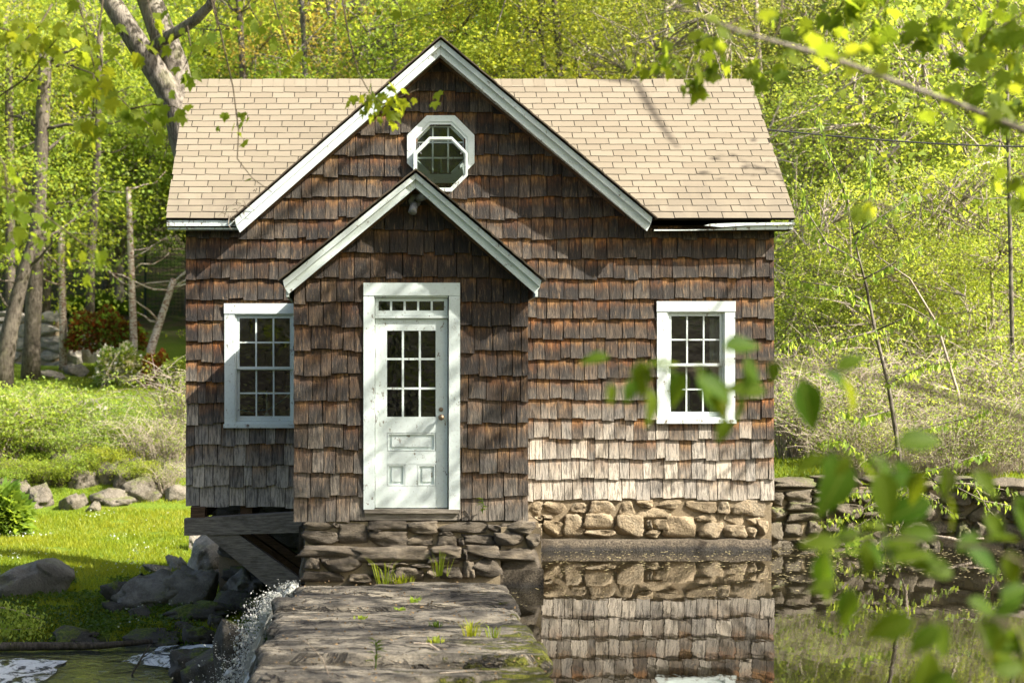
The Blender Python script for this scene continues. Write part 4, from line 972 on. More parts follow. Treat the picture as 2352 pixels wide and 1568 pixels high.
bank = [(20, 1150, 90, 60), (90, 1160, 80, 55), (130, 1110, 90, 45), (170, 1172, 66, 48), (215, 1176, 40, 28), (250, 1160, 90, 45), (268, 1166, 60, 30), (240, 1110, 70, 55), (285, 1120, 66, 56), (320, 1146, 76, 62), (345, 1150, 50, 30), (370, 1112, 60, 44), (190, 1120, 60, 50), (60, 1105, 80, 45), (405, 1150, 60, 40), (300, 1085, 70, 40), (230, 1075, 80, 40), (150, 1075, 70, 38), (400, 1095, 60, 40), (30, 1090, 70, 40)]
ORD = ['leftmost', 'second', 'third', 'fourth', 'fifth', 'sixth', 'seventh', 'eighth', 'ninth', 'tenth', 'eleventh', 'twelfth', 'thirteenth', 'fourteenth']
for row, lo, hi in (('bottom', 1140, 9999), ('middle', 1094, 1140), ('top', 0, 1094)):
    for i, (px, py, w_, h_) in enumerate(sorted(q_ for q_ in bank if lo <= q_[1] < hi)):
        boulder(px, py, w_, h_, 'stone_bank', 'pale rough rock, %s in the %s row of the rock bank' % (ORD[i] if i == 0 else ORD[i] + ' from the left', row), 'rocks in the bank beyond the lawn', y0=35, sink=.28)
for px, py, w_, h_, lb in ((205, 832, 60, 62, 'large smooth pale boulder left of the white blossom bush'), (165, 838, 44, 36, 'pale boulder against the end of the dry stone wall'), (175, 862, 50, 28, 'low pale stone below the wall end boulder'), (240, 868, 44, 20, 'flat pale stone at the foot of the white blossom bush'), (110, 868, 60, 20, 'long low pale stone at the edge of the upper lawn')):
    boulder(px, py, w_, h_, 'stone_pale', lb, y0=50)
for px, py, lb in ((1830, 975, 'pale grey rock in the brush right of the cottage'), (2290, 1000, 'grey rock in the brush at the right edge')): boulder(px, py, 50, 30, 'stone_pale', lb, y0=26)

# ------------------------------------------------------------------ foliage helpers
def leaf_quads(P, D, size, r, width=.62, fold=.18, droop=.35):
    n = len(P); D = D + r.normal(0, .45, (n, 3)); D[:, 2] -= droop; D /= np.linalg.norm(D, axis=1)[:, None]
    N = r.normal(0, .55, (n, 3)) + np.array([0, 0, 1.0]); S = np.cross(D, N); S /= np.linalg.norm(S, axis=1)[:, None] + 1e-9; N = np.cross(S, D)
    L = size * r.uniform(.6, 1.3, n)[:, None]; W2 = L * width * .5
    V = np.empty((n, 4, 3)); V[:, 0] = P; V[:, 1] = P + D * L * .45 + S * W2 + N * L * fold; V[:, 2] = P + D * L; V[:, 3] = P + D * L * .45 - S * W2 + N * L * fold
    return V.reshape(-1, 3)
def clusters_in(fn, n, r, gate=.0, freq=.55, seed=0):
    out = []
    while len(out) < n:
        p = fn(r)
        if noise.fractal(Vector(p) * freq + Vector((seed * 9.1, 0, 0)), 1, 2, 2) > gate - r.random() * .25: out.append(p)
    return np.array(out)
def crown_mesh(name, C, per, spread, size, r, center, m, flat=.25, **k):
    n = len(C); P = np.repeat(C, per, 0) + r.normal(0, 1, (n * per, 3)) * np.array([spread, spread, spread * flat])
    D = P - np.repeat(C, per, 0); D += (P - center) * .12
    me = np_mesh(name, leaf_quads(P, D, size, r, **k), 4); me.materials.append(m); return me
def make_tree(seed, h, rad, z0, nclus, per, size, m, bark, trunk_r=.2, lean=.0, limbs=9, gate=.27, twigs=280, spread=.42, fork=False):
    r = np.random.default_rng(seed); pr = random.Random(seed)
    zc = (z0 + h) / 2; hz = (h - z0) / 2; c0 = np.array([lean * zc, 0, zc])
    def fn(q):
        while True:
            v = q.uniform(-1, 1, 3); d = np.linalg.norm(v)
            if .25 < d < 1: break
        z = v[2]; taper = 1.0 - .35 * max(0, z) 
        return np.array([v[0] * rad * taper, v[1] * rad * taper, z * hz]) + c0
    C = clusters_in(fn, nclus, r, gate, .62, seed)
    crown = crown_mesh('crown', C, per, spread, size, r, c0, m)
    b = MB(); tp = [Vector((lean * z + .12 * math.sin(z * .5 + seed), .12 * math.cos(z * .43 + seed), z)) for z in np.linspace(-.4, h * .92, 12)]
    b.tube(tp, [trunk_r * (1.25 if i == 0 else 1) * (1 - .85 * i / 11) for i in range(12)], 9)
    ends = []
    for i in range(limbs):
        f = pr.uniform(.22, .85); k = f * 11; a = tp[int(k)].lerp(tp[min(11, int(k) + 1)], k % 1); an = pr.uniform(0, 6.28); ln = rad * pr.uniform(.5, .95) * (1.1 - f * .45)
        d = Vector((math.cos(an), math.sin(an), pr.uniform(.25, .9))); pts = [a]
        for q in range(5): pts.append(pts[-1] + d * ln / 5 + Vector((pr.gauss(0, .1), pr.gauss(0, .1), pr.gauss(0, .08)))); 
        b.tube(pts, [trunk_r * .42 * (1 - f * .5) * (1 - .16 * q) for q in range(6)], 5); ends += pts[2:]
    for i in range(twigs):
        e = Vector(C[pr.randrange(len(C))]); a = min(ends, key=lambda q: (q - e).length) if ends else tp[5]
        mid = a.lerp(e, .5) + Vector((pr.gauss(0, .12), pr.gauss(0, .12), pr.gauss(0, .1))); b.tube([a, mid, e], [.028, .018, .008], 3, False)
    b.smooth = True; tm = b.mesh('trunk'); tm.materials.append(bark)
    return tm, crown
def plant_tree(T, loc, label, cat, group, rz, sc, name='tree', zs=1.0):
    t = thing(name, loc, label, cat, group, rz, sc); t.scale.z = sc * zs
    for nm, me in zip(('trunk', 'crown'), T):
        o = link(bpy.data.objects.new(nm, me)); o.parent = t
    return t
TREES = {
 'lime': make_tree(1, 15, 4.4, 2.2, 1800, 16, .125, M['lf_lime'], M['bark'], .20, .02, 11),
 'green': make_tree(2, 16, 4.6, 2.6, 1800, 16, .13, M['lf_green'], M['bark'], .24, -.02, 11),
 'olive': make_tree(3, 14, 4.2, 1.6, 1450, 14, .10, M['lf_olive'], M['twig'], .17, .03, 14, .12, 420),
 'yellow': make_tree(4, 9, 3.4, .8, 1100, 14, .09, M['lf_yel'], M['twig'], .10, .04, 16, .16, 420),
 'gold': make_tree(5, 15, 4.2, 4.0, 1200, 13, .115, M['lf_gold'], M['bark'], .2, .0, 10, .12, 200),
}
def gz(x, y): return ground_z(x, y)
tr_rr = random.Random(21); NT_ = 0
PLACES = []
MARK = [(-60, 'outside the left edge'), (20, 'at the left edge'), (120, 'over the dry stone wall'), (240, 'over the straight birch'), (360, 'over the blossom bush'), (480, 'beside the forked tree'), (600, 'above the left roof end'), (720, 'above the left ridge'), (850, 'left of the gable peak'), (960, 'behind the gable peak'), (1120, 'right of the gable peak'), (1220, 'above the right rake'), (1370, 'above mid right ridge'), (1480, 'above the right ridge'), (1600, 'toward the right roof end'), (1720, 'above the right roof corner'), (1800, 'touching the roof corner'), (1850, 'close by the right wall'), (1890, 'just off the right wall'), (1940, 'left of the slender sapling'), (1975, 'just left of the sapling stem'), (2005, 'behind the slender sapling'), (2045, 'at the sapling stem'), (2090, 'just right of the sapling stem'), (2115, 'right of the slender sapling'), (2145, 'left of the furrowed stub'), (2180, 'over the furrowed stub'), (2205, 'under the furrowed stub'), (2250, 'right of the furrowed stub'), (2285, 'left of the slim pale trunk'), (2330, 'at the slim pale trunk'), (2380, 'near the right edge'), (9999, 'at the right edge')]
def mark(px):
    for a, t_ in MARK:
        if px < a: return t_
KIND = {'lime': 'bright lime green tree', 'green': 'fresh green tall tree', 'olive': 'olive green twiggy tree', 'yellow': 'small yellow green tree', 'gold': 'tall tree hung with golden tassels'}
def wood(px, Y, kind, sc):
    p = at(px, 860, Y); far = 'nearest' if Y < 50 else ('second' if Y < 62 else ('third' if Y < 82 else 'rearmost'))
    lb = '%s %s, %s row of the wood' % (KIND[kind], mark(px), far)
    plant_tree(TREES[kind], (p.x, Y, gz(p.x, Y) - .1), lb, 'tree', 'trees of the wood around the cottage', tr_rr.uniform(0, 6.28), sc * tr_rr.uniform(.9, 1.12), 'tree', tr_rr.uniform(.92, 1.1))
spec = [
 (-60, 64, 'lime', 1.0), (150, 66, 'lime', 1.05), (280, 68, 'green', .9), (60, 74, 'green', 1.1), (250, 78, 'lime', 1.15), (430, 72, 'green', 1.05), (540, 70, 'lime', .95), (-120, 80, 'green', 1.15),
 (700, 66, 'green', .95), (760, 60, 'gold', 1.05), (900, 52, 'lime', .9), (880, 66, 'gold', 1.1), (1080, 58, 'green', .95), (1250, 50, 'lime', .9), (1180, 66, 'green', 1.1), (1400, 56, 'green', 1.0), (1520, 48, 'olive', 1.05), (1640, 56, 'olive', 1.1), (700, 74, 'lime', 1.2), (1000, 76, 'green', 1.2), (1330, 74, 'lime', 1.2), (1560, 72, 'green', 1.2), (560, 84, 'green', 1.3),
 (1750, 44, 'olive', .95), (1860, 52, 'olive', 1.1), (1990, 46, 'yellow', 1.25), (2080, 56, 'green', 1.05), (2200, 48, 'olive', 1.0), (2320, 54, 'lime', 1.0), (2440, 46, 'yellow', 1.3), (1900, 66, 'green', 1.2), (2120, 68, 'olive', 1.3), (2340, 70, 'green', 1.25), (2520, 60, 'lime', 1.2), (1780, 70, 'olive', 1.3),
 (1850, 38, 'yellow', .85), (2040, 37, 'yellow', .95), (2230, 39, 'yellow', 1.0), (2420, 37, 'olive', .6), (1950, 42, 'olive', .75), (2300, 43, 'lime', .8), (2140, 43, 'lime', .7), (2130, 33, 'yellow', .6), (1840, 33, 'yellow', .5), (1950, 32.5, 'yellow', .55), (2280, 32, 'yellow', .55),
 (-100, 95, 'green', 1.5), (160, 92, 'lime', 1.4), (420, 96, 'green', 1.5), (680, 92, 'olive', 1.5), (900, 98, 'lime', 1.5), (1150, 94, 'green', 1.5), (1420, 96, 'olive', 1.5), (1680, 92, 'green', 1.5), (1920, 90, 'olive', 1.5), (2160, 94, 'green', 1.5), (2420, 92, 'lime', 1.5)]
for s in spec: wood(*s)
# far wood on the hill, one mass
r = np.random.default_rng(77); n = 2600; C = np.stack([r.uniform(-62, 66, n), r.uniform(104, 134, n), np.zeros(n)], 1)
C[:, 2] = [lerp_table(TL, y) for y in C[:, 1]] + r.uniform(0, 1, n) * np.where(C[:, 0] < -4, 3.0, 6)
tag(obj('far_woods', crown_mesh('far_woods', C, 14, 1.3, .75, r, np.array([0, 110, 10.]), M['lf_green']), None), 'distant green wood covering the hill behind everything', 'woods', None, 'stuff')
# trees behind the viewer, mirrored in the panes
for x, y, k, sc in ((-9, -8, 'yellow', 1.3), (-3, -12, 'olive', 1.0), (3, -11, 'yellow', 1.4), (8, -12, 'olive', 1), (13, -8, 'green', 1), (-16, -4, 'olive', 1), (-7, -22, 'green', 1.3), (1, -24, 'green', 1.3), (9, -26, 'green', 1.3), (-15, -16, 'olive', 1.2), (18, -14, 'olive', 1.2)):
    plant_tree(TREES[k], (x, y, .4), 'leafy tree on the bank behind the viewpoint', 'tree', 'trees behind the viewpoint', x, sc)

# ------------------------------------------------------------------ trees one can point at
def tube_tree(name, label, tubes, bark, base, cat='tree', n=10):
    t = thing(name, base, label, cat); b = MB()
    for pts, rad in tubes: b.tube(pts, rad, n)
    b.smooth = True; b.build('trunk', bark, t); return t
def px_tube(pts, Y, r0, r1): P = [at(x, y, Y) for x, y in pts]; return (P, [r0 + (r1 - r0) * i / (len(P) - 1) for i in range(len(P))])
big = tube_tree('forked_tree', 'big grey forked tree rising behind the left roof edge', [
    ([at(455, 430, 28), at(426, 330, 28), at(405, 250, 28), at(375, 190, 28), at(335, 130, 28), at(290, 60, 28), at(240, -20, 28), at(190, -120, 28)], [.26, .25, .22, .20, .19, .18, .16, .13]),
    ([at(425, 330, 28.2), at(415, 230, 28.3), at(400, 150, 28.4), at(370, 70, 28.5), at(340, -10, 28.6), at(310, -100, 28.7)], [.27, .26, .24, .23, .21, .18]),
    ([at(335, 130, 28), at(370, 95, 27.8), at(410, 72, 27.6), at(450, 45, 27.4), at(480, 15, 27.2), at(500, -30, 27)], [.11, .105, .095, .085, .075, .06]),
    ([at(424, 300, 28.1), at(452, 420, 28.1), at(520, 700, 28.1), at(560, 1200, 28.1), at(565, 1300, 28.1)], [.26, .30, .36, .45, .6]),
], M['bark'], (-2.93, 28.1, -1.0))
r = np.random.default_rng(5)
C = clusters_in(lambda q: np.array([q.uniform(-9, 0), q.uniform(24.5, 33), q.uniform(8.8, 12)]), 420, r, .05, .5, 2)
obj('crown', crown_mesh('crown', C, 14, .4, .14, r, np.array([-4, 28, 9.]), M['lf_lime']), None, big)
def trunk(px0, py0, px1, py1, Y, w0, w1, bark, label, bend=0, name='tree', crown=True):
    k = Y / F / 2; base = at(px0, py0, Y); base.z = min(base.z, gz(base.x, Y) + .1) - .1
    P = [base] + [at(px0 + (px1 - px0) * f + bend * math.sin(f * math.pi), py0 + (py1 - py0) * f, Y) for f in (.08, .25, .45, .65, .85, 1.0)]
    t = thing(name, base, label, 'tree'); b = MB(); b.tube(P, [w0 * k * 1.15] + [(w0 + (w1 - w0) * f) * k for f in (.08, .25, .45, .65, .85, 1)], 10)
    pr = random.Random(int(px0)); 
    for i in range(7):
        f = pr.uniform(.3, 1); a = P[1].lerp(P[-1], f); d = Vector((pr.choice((-1, 1)) * pr.uniform(.5, 1), pr.uniform(-.5, .5), pr.uniform(.1, .8))); pts = [a]
        for q in range(4): pts.append(pts[-1] + d * pr.uniform(.3, .6) + Vector((0, 0, pr.gauss(0, .1))))
        b.tube(pts, [w1 * k * .4, w1 * k * .33, w1 * k * .25, w1 * k * .15, .01], 5)
    b.smooth = True; b.build('trunk', bark, t)
    if crown:
        q = np.random.default_rng(int(px0) + 3); top = P[-1]
        C = clusters_in(lambda g_: np.array([top.x, Y, top.z]) + g_.normal(0, 1, 3) * np.array([1.7, 1.4, 1.2]), 130, q, .0, .5, int(px0))
        obj('crown', crown_mesh('crown', C, 14, .38, .15, q, np.array(top), M['lf_lime']), None, t)
    return t
trunk(70, 850, 105, 120, 55, 40, 30, M['bark_dk'], 'straight thick grey trunk in front of the dry stone wall')
trunk(5, 860, 100, 480, 53, 46, 20, M['bark_dk'], 'leaning grey trunk at the far left crossing the stone wall', -10)
trunk(25, 800, 20, 100, 62, 24, 18, M['bark_dk'], 'thin dark trunk at the left edge above the stone wall')
trunk(100, 560, 170, 140, 66, 26, 18, M['bark_dk'], 'dark slanting trunk high in the left wood', 10)
trunk(145, 775, 140, 520, 57, 17, 14, M['bark_birch'], 'straight peeling birch beside the dry stone wall')
trunk(308, 800, 295, 430, 56, 18, 12, M['bark_birch'], 'peeling birch rising behind the white blossom bush', crown=False)
trunk(342, 815, 400, 640, 55, 20, 14, M['bark_birch'], 'leaning peeling birch nearest the cottage', crown=False)
trunk(2165, 720, 2185, 560, 44, 62, 50, M['bark_dk'], 'broad furrowed trunk stub in the brush right of the cottage', 0, 'tree', False)
trunk(2170, 560, 2150, 230, 46, 26, 24, M['bark'], 'grey trunk leaning left in the right wood', -20)
trunk(2330, 1040, 2312, 150, 30, 11, 8, M['bark'], 'slim pale trunk near the right edge of the photo')
trunk(1815, 900, 1800, 420, 42, 22, 16, M['bark_dk'], 'dark trunk just right of the cottage wall', 4)
trunk(1900, 980, 1880, 620, 40, 14, 10, M['bark'], 'thin grey trunk in the brush close to the cottage', 4)
trunk(2255, 930, 2270, 700, 45, 20, 16, M['bark_dk'], 'dark trunk low in the right brush', 0)

for px0, py0, px1, py1, Y, w0, w1, bk, lb in ((1960, 760, 1945, 60, 45, 24, 17, 'bark_dk', 'dark straight trunk left of the sapling top'), (2070, 700, 2110, 40, 43, 20, 14, 'bark', 'grey trunk leaning right above the sapling'), (2250, 740, 2215, 20, 47, 28, 20, 'bark_dk', 'thick dark trunk between the stub and the right edge'), (1790, 640, 1770, 20, 50, 26, 18, 'bark_dk', 'dark trunk rising just behind the right roof corner'), (1640, 420, 1660, -40, 47, 18, 13, 'bark', 'thin grey trunk above the right ridge'), (1290, 400, 1270, -40, 49, 20, 15, 'bark_dk', 'dark trunk right of the gable peak'), (1180, 400, 1195, -40, 52, 14, 10, 'bark', 'slender grey trunk near the gable peak'), (700, 400, 690, -40, 53, 15, 11, 'bark', 'slender grey trunk above the left ridge'), (560, 420, 545, -40, 60, 18, 13, 'bark_dk', 'dark trunk above the left end of the roof'), (205, 640, 230, 60, 62, 20, 14, 'bark_dk', 'dark trunk between the two straight birches'), (45, 640, 60, -20, 70, 18, 14, 'bark', 'pale grey trunk deep in the far left wood'), (2340, 700, 2365, 60, 44, 18, 14, 'bark_dk', 'dark trunk at the right margin behind the slim pale one')):
    trunk(px0, py0, px1, py1, Y, w0, w1, M[bk], lb, 6, 'tree', False)
# saplings with drooping paired leaves
def droop_leaf(): 
    b = MB(); b.poly([(0, 0, 0), (.020, .004, -.030), (.016, .002, -.065), (0, 0, -.10), (-.016, .002, -.065), (-.020, .004, -.030), (0, -.006, -.04)], [(0, 6, 1), (1, 6, 2), (2, 6, 3), (3, 6, 4), (4, 6, 5), (5, 6, 0)])
    return b
def sapling(name, label, main, branches, Y, r0, leafm, leaf=.095, step=.075, seed=1, bark='twig'):
    pr = random.Random(seed); q = np.random.default_rng(seed); base = at(*main[0], Y); t = thing(name, base, label, 'sapling'); b = MB(); P = [at(x, y, Y) for x, y in main]; b.tube(P, [r0 * (1 - .8 * i / (len(P) - 1)) for i in range(len(P))], 7); pos = []
    for br in branches:
        B = [at(x, y, Y + pr.uniform(-.5, .5)) for x, y in br]; b.tube(B, [r0 * .38 * (1 - .75 * i / (len(B) - 1)) for i in range(len(B))], 5)
        for a, c in zip(B, B[1:]):
            n = max(1, int((c - a).length / step))
            for i in range(n): pos.append(a.lerp(c, (i + pr.random()) / n))
    b.smooth = True; b.build('trunk', M[bark], t)
    P = np.repeat(np.array(pos), 3, 0) + q.normal(0, .03, (len(pos) * 3, 3)); D = np.zeros_like(P); D[:, 2] = -1; D[:, :2] = q.normal(0, .35, (len(P), 2))
    obj('foliage', np_mesh('foliage', leaf_quads(P, D, leaf, q, .5, .1, .6), 4), M[leafm], t)
    return t
sapling('sapling', 'slender sapling with drooping pale leaves on the right bank', [(2075, 1130), (2062, 1020), (2040, 880), (2010, 760), (1990, 660), (1965, 560), (1948, 470)],
    [[(1948, 470), (1925, 400), (1890, 330), (1870, 240)], [(1965, 560), (1990, 500), (2000, 430), (1998, 350)], [(1975, 600), (1900, 560), (1850, 480), (1835, 420)], [(2010, 760), (1900, 790), (1850, 770), (1800, 790)], [(2010, 760), (2100, 720), (2180, 760)], [(2000, 700), (1930, 660), (1860, 650), (1810, 640)], [(2040, 880), (2120, 840), (2200, 830)], [(2050, 940), (1980, 960), (1920, 940)], [(2062, 1020), (2130, 980), (2220, 960), (2280, 930)], [(2062, 1030), (1990, 1050), (1930, 1010), (1880, 1020)], [(2070, 1090), (2140, 1080), (2230, 1050), (2270, 1040)], [(1985, 640), (2060, 600), (2120, 560)], [(1960, 540), (2050, 480), (2110, 440)]], 23.0, .038, 'lf_yel', .10, .06, 4, 'bark')
sapling('sapling', 'bushy sapling spilling over the retaining wall', [(2085, 1110), (2080, 1180), (2060, 1230)], [[(2085, 1115), (2020, 1150), (1960, 1180), (1880, 1200)], [(2085, 1130), (2000, 1190), (1930, 1230), (1880, 1250)], [(2085, 1140), (2050, 1220), (2000, 1260)], [(2085, 1120), (2040, 1130), (1960, 1130), (1900, 1145)], [(2085, 1120), (2150, 1150), (2190, 1180)], [(2200, 1120), (2260, 1150), (2320, 1160)], [(2150, 1110), (2230, 1110), (2340, 1130)], [(2240, 1120), (2270, 1170), (2300, 1200)]], 21.2, .03, 'lf_yel', .085, .06, 9)
sapling('sapling', 'thin bare topped sapling leaning over the right brush', [(2230, 1090), (2200, 900), (2150, 740), (2090, 640), (2010, 585)], [[(2150, 740), (2080, 700), (2000, 690)], [(2200, 900), (2130, 880), (2080, 850)]], 25, .03, 'lf_yel', .08, .12, 12)

# brush: bare stems and sprouting shrubs
def bare_shrub(seed, n=110, h=2.2, spread=1.3, leaves=500, m='lf_yel', stemm='twig', rad=.011, lsize=.06):
    pr = random.Random(seed); q = np.random.default_rng(seed); b = MB(); tips = []
    for i in range(n):
        a = pr.uniform(0, 6.28); d = Vector((math.cos(a), math.sin(a), 0)) * pr.uniform(.1, 1); p = Vector((d.x * .4, d.y * .4, 0)); pts = [p]; up = pr.uniform(.6, 1.2) * h / 6; ln = spread / 6
        for k in range(6):
            p = p + d * ln * (.5 + .28 * k) + Vector((pr.gauss(0, .08), pr.gauss(0, .08), up * (1.25 - .28 * k))); pts.append(p)
            if pr.random() < .5: e = p + Vector((pr.gauss(0, .3), pr.gauss(0, .3), pr.gauss(.1, .2))); b.tube([p, (p + e) / 2 + Vector((0, 0, .03)), e], [rad * .5, rad * .4, rad * .2], 3, False); tips.append(e)
        b.tube(pts, [rad * (1 - .13 * k) for k in range(7)], 3, False); tips += pts[2:]
    sm = b.mesh('stems'); sm.materials.append(M[stemm]); T = np.array(tips); P = T[q.integers(0, len(T), leaves)] + q.normal(0, .07, (leaves, 3))
    fm = np_mesh('foliage', leaf_quads(P, q.normal(0, .5, P.shape), lsize, q, .6, .15, .1), 4); fm.materials.append(M[m]); return sm, fm
BR = [bare_shrub(60 + i, 95, 2.4, 1.3, 1350) for i in range(3)]
SH = [bare_shrub(70 + i, 80, 2.0, 1.5, 4200, 'lf_yel', 'twig', .010, .085) for i in range(2)] + [bare_shrub(75, 80, 1.8, 1.5, 4500, 'lf_lime', 'twig_dk', .01, .09)]
def shrub(T, loc, label, cat, group, rz, sc, name):
    t = thing(name, loc, label, cat, group, rz, sc)
    for nm, me in zip(('stems', 'foliage'), T): o = link(bpy.data.objects.new(nm, me)); o.parent = t
    return t
pr = random.Random(3)
for i, (px, Y, sc) in enumerate([(1830, 28, 1.0), (1900, 27, .9), (1965, 29, 1.1), (2030, 27.5, 1.0), (2110, 28.5, 1.05), (2190, 27, 1.0), (2270, 28, 1.1), (2345, 27, 1.0), (1860, 31, 1.2), (2000, 32, 1.25), (2150, 32, 1.3), (2290, 32, 1.25), (2230, 24.2, .7), (2120, 24.4, .65), (2320, 24.2, .65), (1960, 23.6, .5), (1998, 23.9, .55), (2065, 23.5, .5), (2170, 23.6, .55), (2275, 23.5, .5), (1935, 25.4, .7), (2025, 25.5, .75)]):
    x = at(px, 0, Y).x; shrub(BR[i % 3], (x, Y, gz(x, Y) - .05), 'bare greyish brush %s, %s' % (mark(px), 'right by the wall' if Y < 26 else ('just behind the wall' if Y < 30 else 'deeper in the brush')), 'shrub', 'bare brush behind the retaining wall', pr.uniform(0, 6), sc, 'bare_shrub')
for i, (px, Y, sc) in enumerate([(1850, 33, .9), (2080, 34, 1.0), (2320, 33, 1.0), (2060, 38, 1.2), (2260, 38, 1.2)]):
    x = at(px, 0, Y).x; shrub(SH[i % 3], (x, Y, gz(x, Y) - .05), 'leafy yellow green shrub %s, %s' % (mark(px), 'front of the brush' if Y < 33.5 else ('amid the brush' if Y < 36 else 'back of the brush')), 'shrub', 'leafy shrubs in the right brush', pr.uniform(0, 6), sc * 1.25, 'shrub')
for i, (px, Y, sc) in enumerate([(10, 40.5, 1.15), (110, 41, 1.05), (200, 41.5, .85), (290, 41, .62), (60, 43, .85), (375, 40.5, .6), (150, 39.8, .7), (-40, 39.6, 1.1)]):
    x = at(px, 0, Y).x; shrub(SH[i % 2] if px < 330 else SH[2], (x, Y, gz(x, Y) - .05), 'bright yellow green shrub %s, %s' % (mark(px), 'right over the bank rocks' if Y < 40.3 else ('on the rock bank' if Y < 42 else 'above the rock bank')), 'shrub', 'yellow green shrubs above the rock bank', pr.uniform(0, 6), sc, 'shrub')
for i, (px, Y, sc) in enumerate([(335, 39.2, .7), (395, 38.8, .8), (430, 40.5, 1.25), (260, 38.9, .5), (60, 38.4, .5), (140, 38.3, .45), (200, 38.6, .5), (310, 38.0, .42), (385, 37.7, .45), (20, 38.0, .45)]):
    x = at(px, 0, Y).x; shrub(BR[i % 3] if px > 330 else SH[2], (x, Y, gz(x, Y) - .05), '%s brush over' % ('bare twiggy' if px > 330 else 'leafy green') + ' the rock bank, %s' % ['above the lower rocks', 'near the cottage corner', 'touching the cottage corner', 'in its middle', 'left of the first gap', 'left of centre', 'small, centre', 'low, right of centre', 'low, by the cottage corner', 'at the left edge'][i], 'shrub', 'bare brush over the rock bank', pr.uniform(0, 6), sc, 'bare_shrub')
def bush(px, py, wp, hp, Y, parts, label, cat='bush'):
    p = at(px, py, Y); k = Y / F; t = thing('bush', (p.x, Y, p.z), label, cat); q = np.random.default_rng(int(px + py)); W_, H_ = wp * k / 2, hp * k
    for nm, m, n, size in parts:
        v = q.normal(0, 1, (n, 3)); v /= np.linalg.norm(v, axis=1)[:, None]; v *= q.uniform(.6, 1, n)[:, None] ** .5; v[:, 2] = np.abs(v[:, 2]); v *= 1 + .12 * np.sin(v[:, [0]] * 9) 
        P = v * np.array([W_, W_ * .8, H_]) + np.array([p.x, Y, p.z])
        obj(nm, np_mesh(nm, leaf_quads(P, v.copy(), size, q, .6, .15, .2), 4), M[m], t)
bush(280, 878, 130, 80, 54, (('foliage', 'lf_green', 3000, .17), ('blossoms', 'petal', 2600, .16)), 'rounded bush covered in white blossom beside the pale boulder')
bush(235, 800, 180, 85, 57, (('foliage', 'lf_red', 2600, .18), ('green_foliage', 'lf_green', 1800, .17)), 'red leaved bush above the pale boulder')
bush(365, 885, 80, 70, 52.5, (('foliage', 'lf_red', 1800, .16), ('green_foliage', 'lf_lime', 1500, .15)), 'red and green bush right of the white blossom bush')
bush(405, 880, 70, 50, 51.5, (('foliage', 'lf_yel', 2000, .15),), 'low pale yellow green bush beside the cottage corner')
bush(215, 720, 190, 34, 68, (('foliage', 'weed', 5000, .22),), 'clipped dark green hedge in front of the court fence', 'hedge')
bush(14, 1215, 70, 80, 33, (('foliage', 'lf_green', 1200, .30),), 'clump of broad bright green blades at the left edge of the lawn', 'plant')
# court fence behind the hedge
fence = thing('court_fence', (-13, 70, 4), 'dark green wire fence of a court in the left wood', 'fence')
for i in range(8):
    x = -16 + i * 2.2; b = MB(); b.tube([(x, 72, 3.8), (x, 72, 8.2)], .05, 6); b.build('fence_post', M['green_metal'], fence)
b = MB()
for z in np.linspace(4.6, 8.1, 24): b.tube([(-16, 72, z), (-.6, 72, z)], .009, 3, False)
for x in np.arange(-16, -.6, .16): b.tube([(x, 72, 4.6), (x, 72, 8.1)], .009, 3, False)
tag(b.build('wire_mesh', M['green_metal'], fence), kind='stuff')
# utility cable
b = MB(); P = []
for i in range(13): f = i / 12; p = at(1700, 292, 24.5).lerp(at(2700, 336, 25.5), f); p.z -= .12 * math.sin(f * math.pi); P.append(p)
b.tube(P, .012, 6); tag(b.build('cable', M['black']), 'black utility cable running from the right roof edge into the trees', 'cable')

# ------------------------------------------------------------------ lawn grass, flowers, ground cover
q = np.random.default_rng(31)
def blades(n, xr, yr, keep, h, wdt, yb=1.0):
    X = q.uniform(*xr, n); Y = yr[0] + (yr[1] - yr[0]) * q.random(n) ** yb; ok = [i for i in range(n) if keep(X[i], Y[i])]; X, Y = X[ok], Y[ok]; n = len(X)
    Z = np.array([ground_z(x, y) for x, y in zip(X, Y)]) - .01; a = q.uniform(0, 6.28, n); hh = h * q.uniform(.5, 1.5, n); ln = hh * .5
    V = np.empty((n, 3, 3)); dx, dy = np.cos(a), np.sin(a); V[:, 0] = np.stack([X - dx * wdt, Y - dy * wdt, Z], 1); V[:, 1] = np.stack([X + dx * wdt, Y + dy * wdt, Z], 1)
    b2 = q.uniform(0, 6.28, n); V[:, 2] = np.stack([X + np.cos(b2) * ln, Y + np.sin(b2) * ln, Z + hh], 1); return V.reshape(-1, 3)
inview = lambda x, y: -1000 < x * F / y + CX < 2500
tag(obj('lawn_grass', np_mesh('lawn_grass', blades(120000, (-13, -1.8), (23.4, 38.5), lambda x, y: inview(x, y) and noise.noise((x * .9, y * .9, 0)) > -.5, .075, .012, 1.3), 3), M['grass']), 'short bright grass of the lawn left of the cottage', 'grass', None, 'stuff')
tag(obj('upper_grass', np_mesh('upper_grass', np.concatenate([blades(34000, (-19, -4), (43, 59), inview, .09, .016), blades(9000, (5.1, 10.5), (22.6, 29), inview, .07, .012)]), 3), M['grass']), 'grass of the upper lawn and of the strip behind the retaining wall', 'grass', None, 'stuff')
def scatter_leaves(n, xr, yr, size, keep):
    X = q.uniform(*xr, n); Y = q.uniform(*yr, n); ok = [i for i in range(n) if keep(X[i], Y[i])]; P = np.array([(X[i], Y[i], ground_z(X[i], Y[i]) + q.uniform(.01, .09)) for i in ok]); D = q.normal(0, 1, P.shape); D[:, 2] *= .3
    return leaf_quads(P, D, size, q, .75, .1, 0)
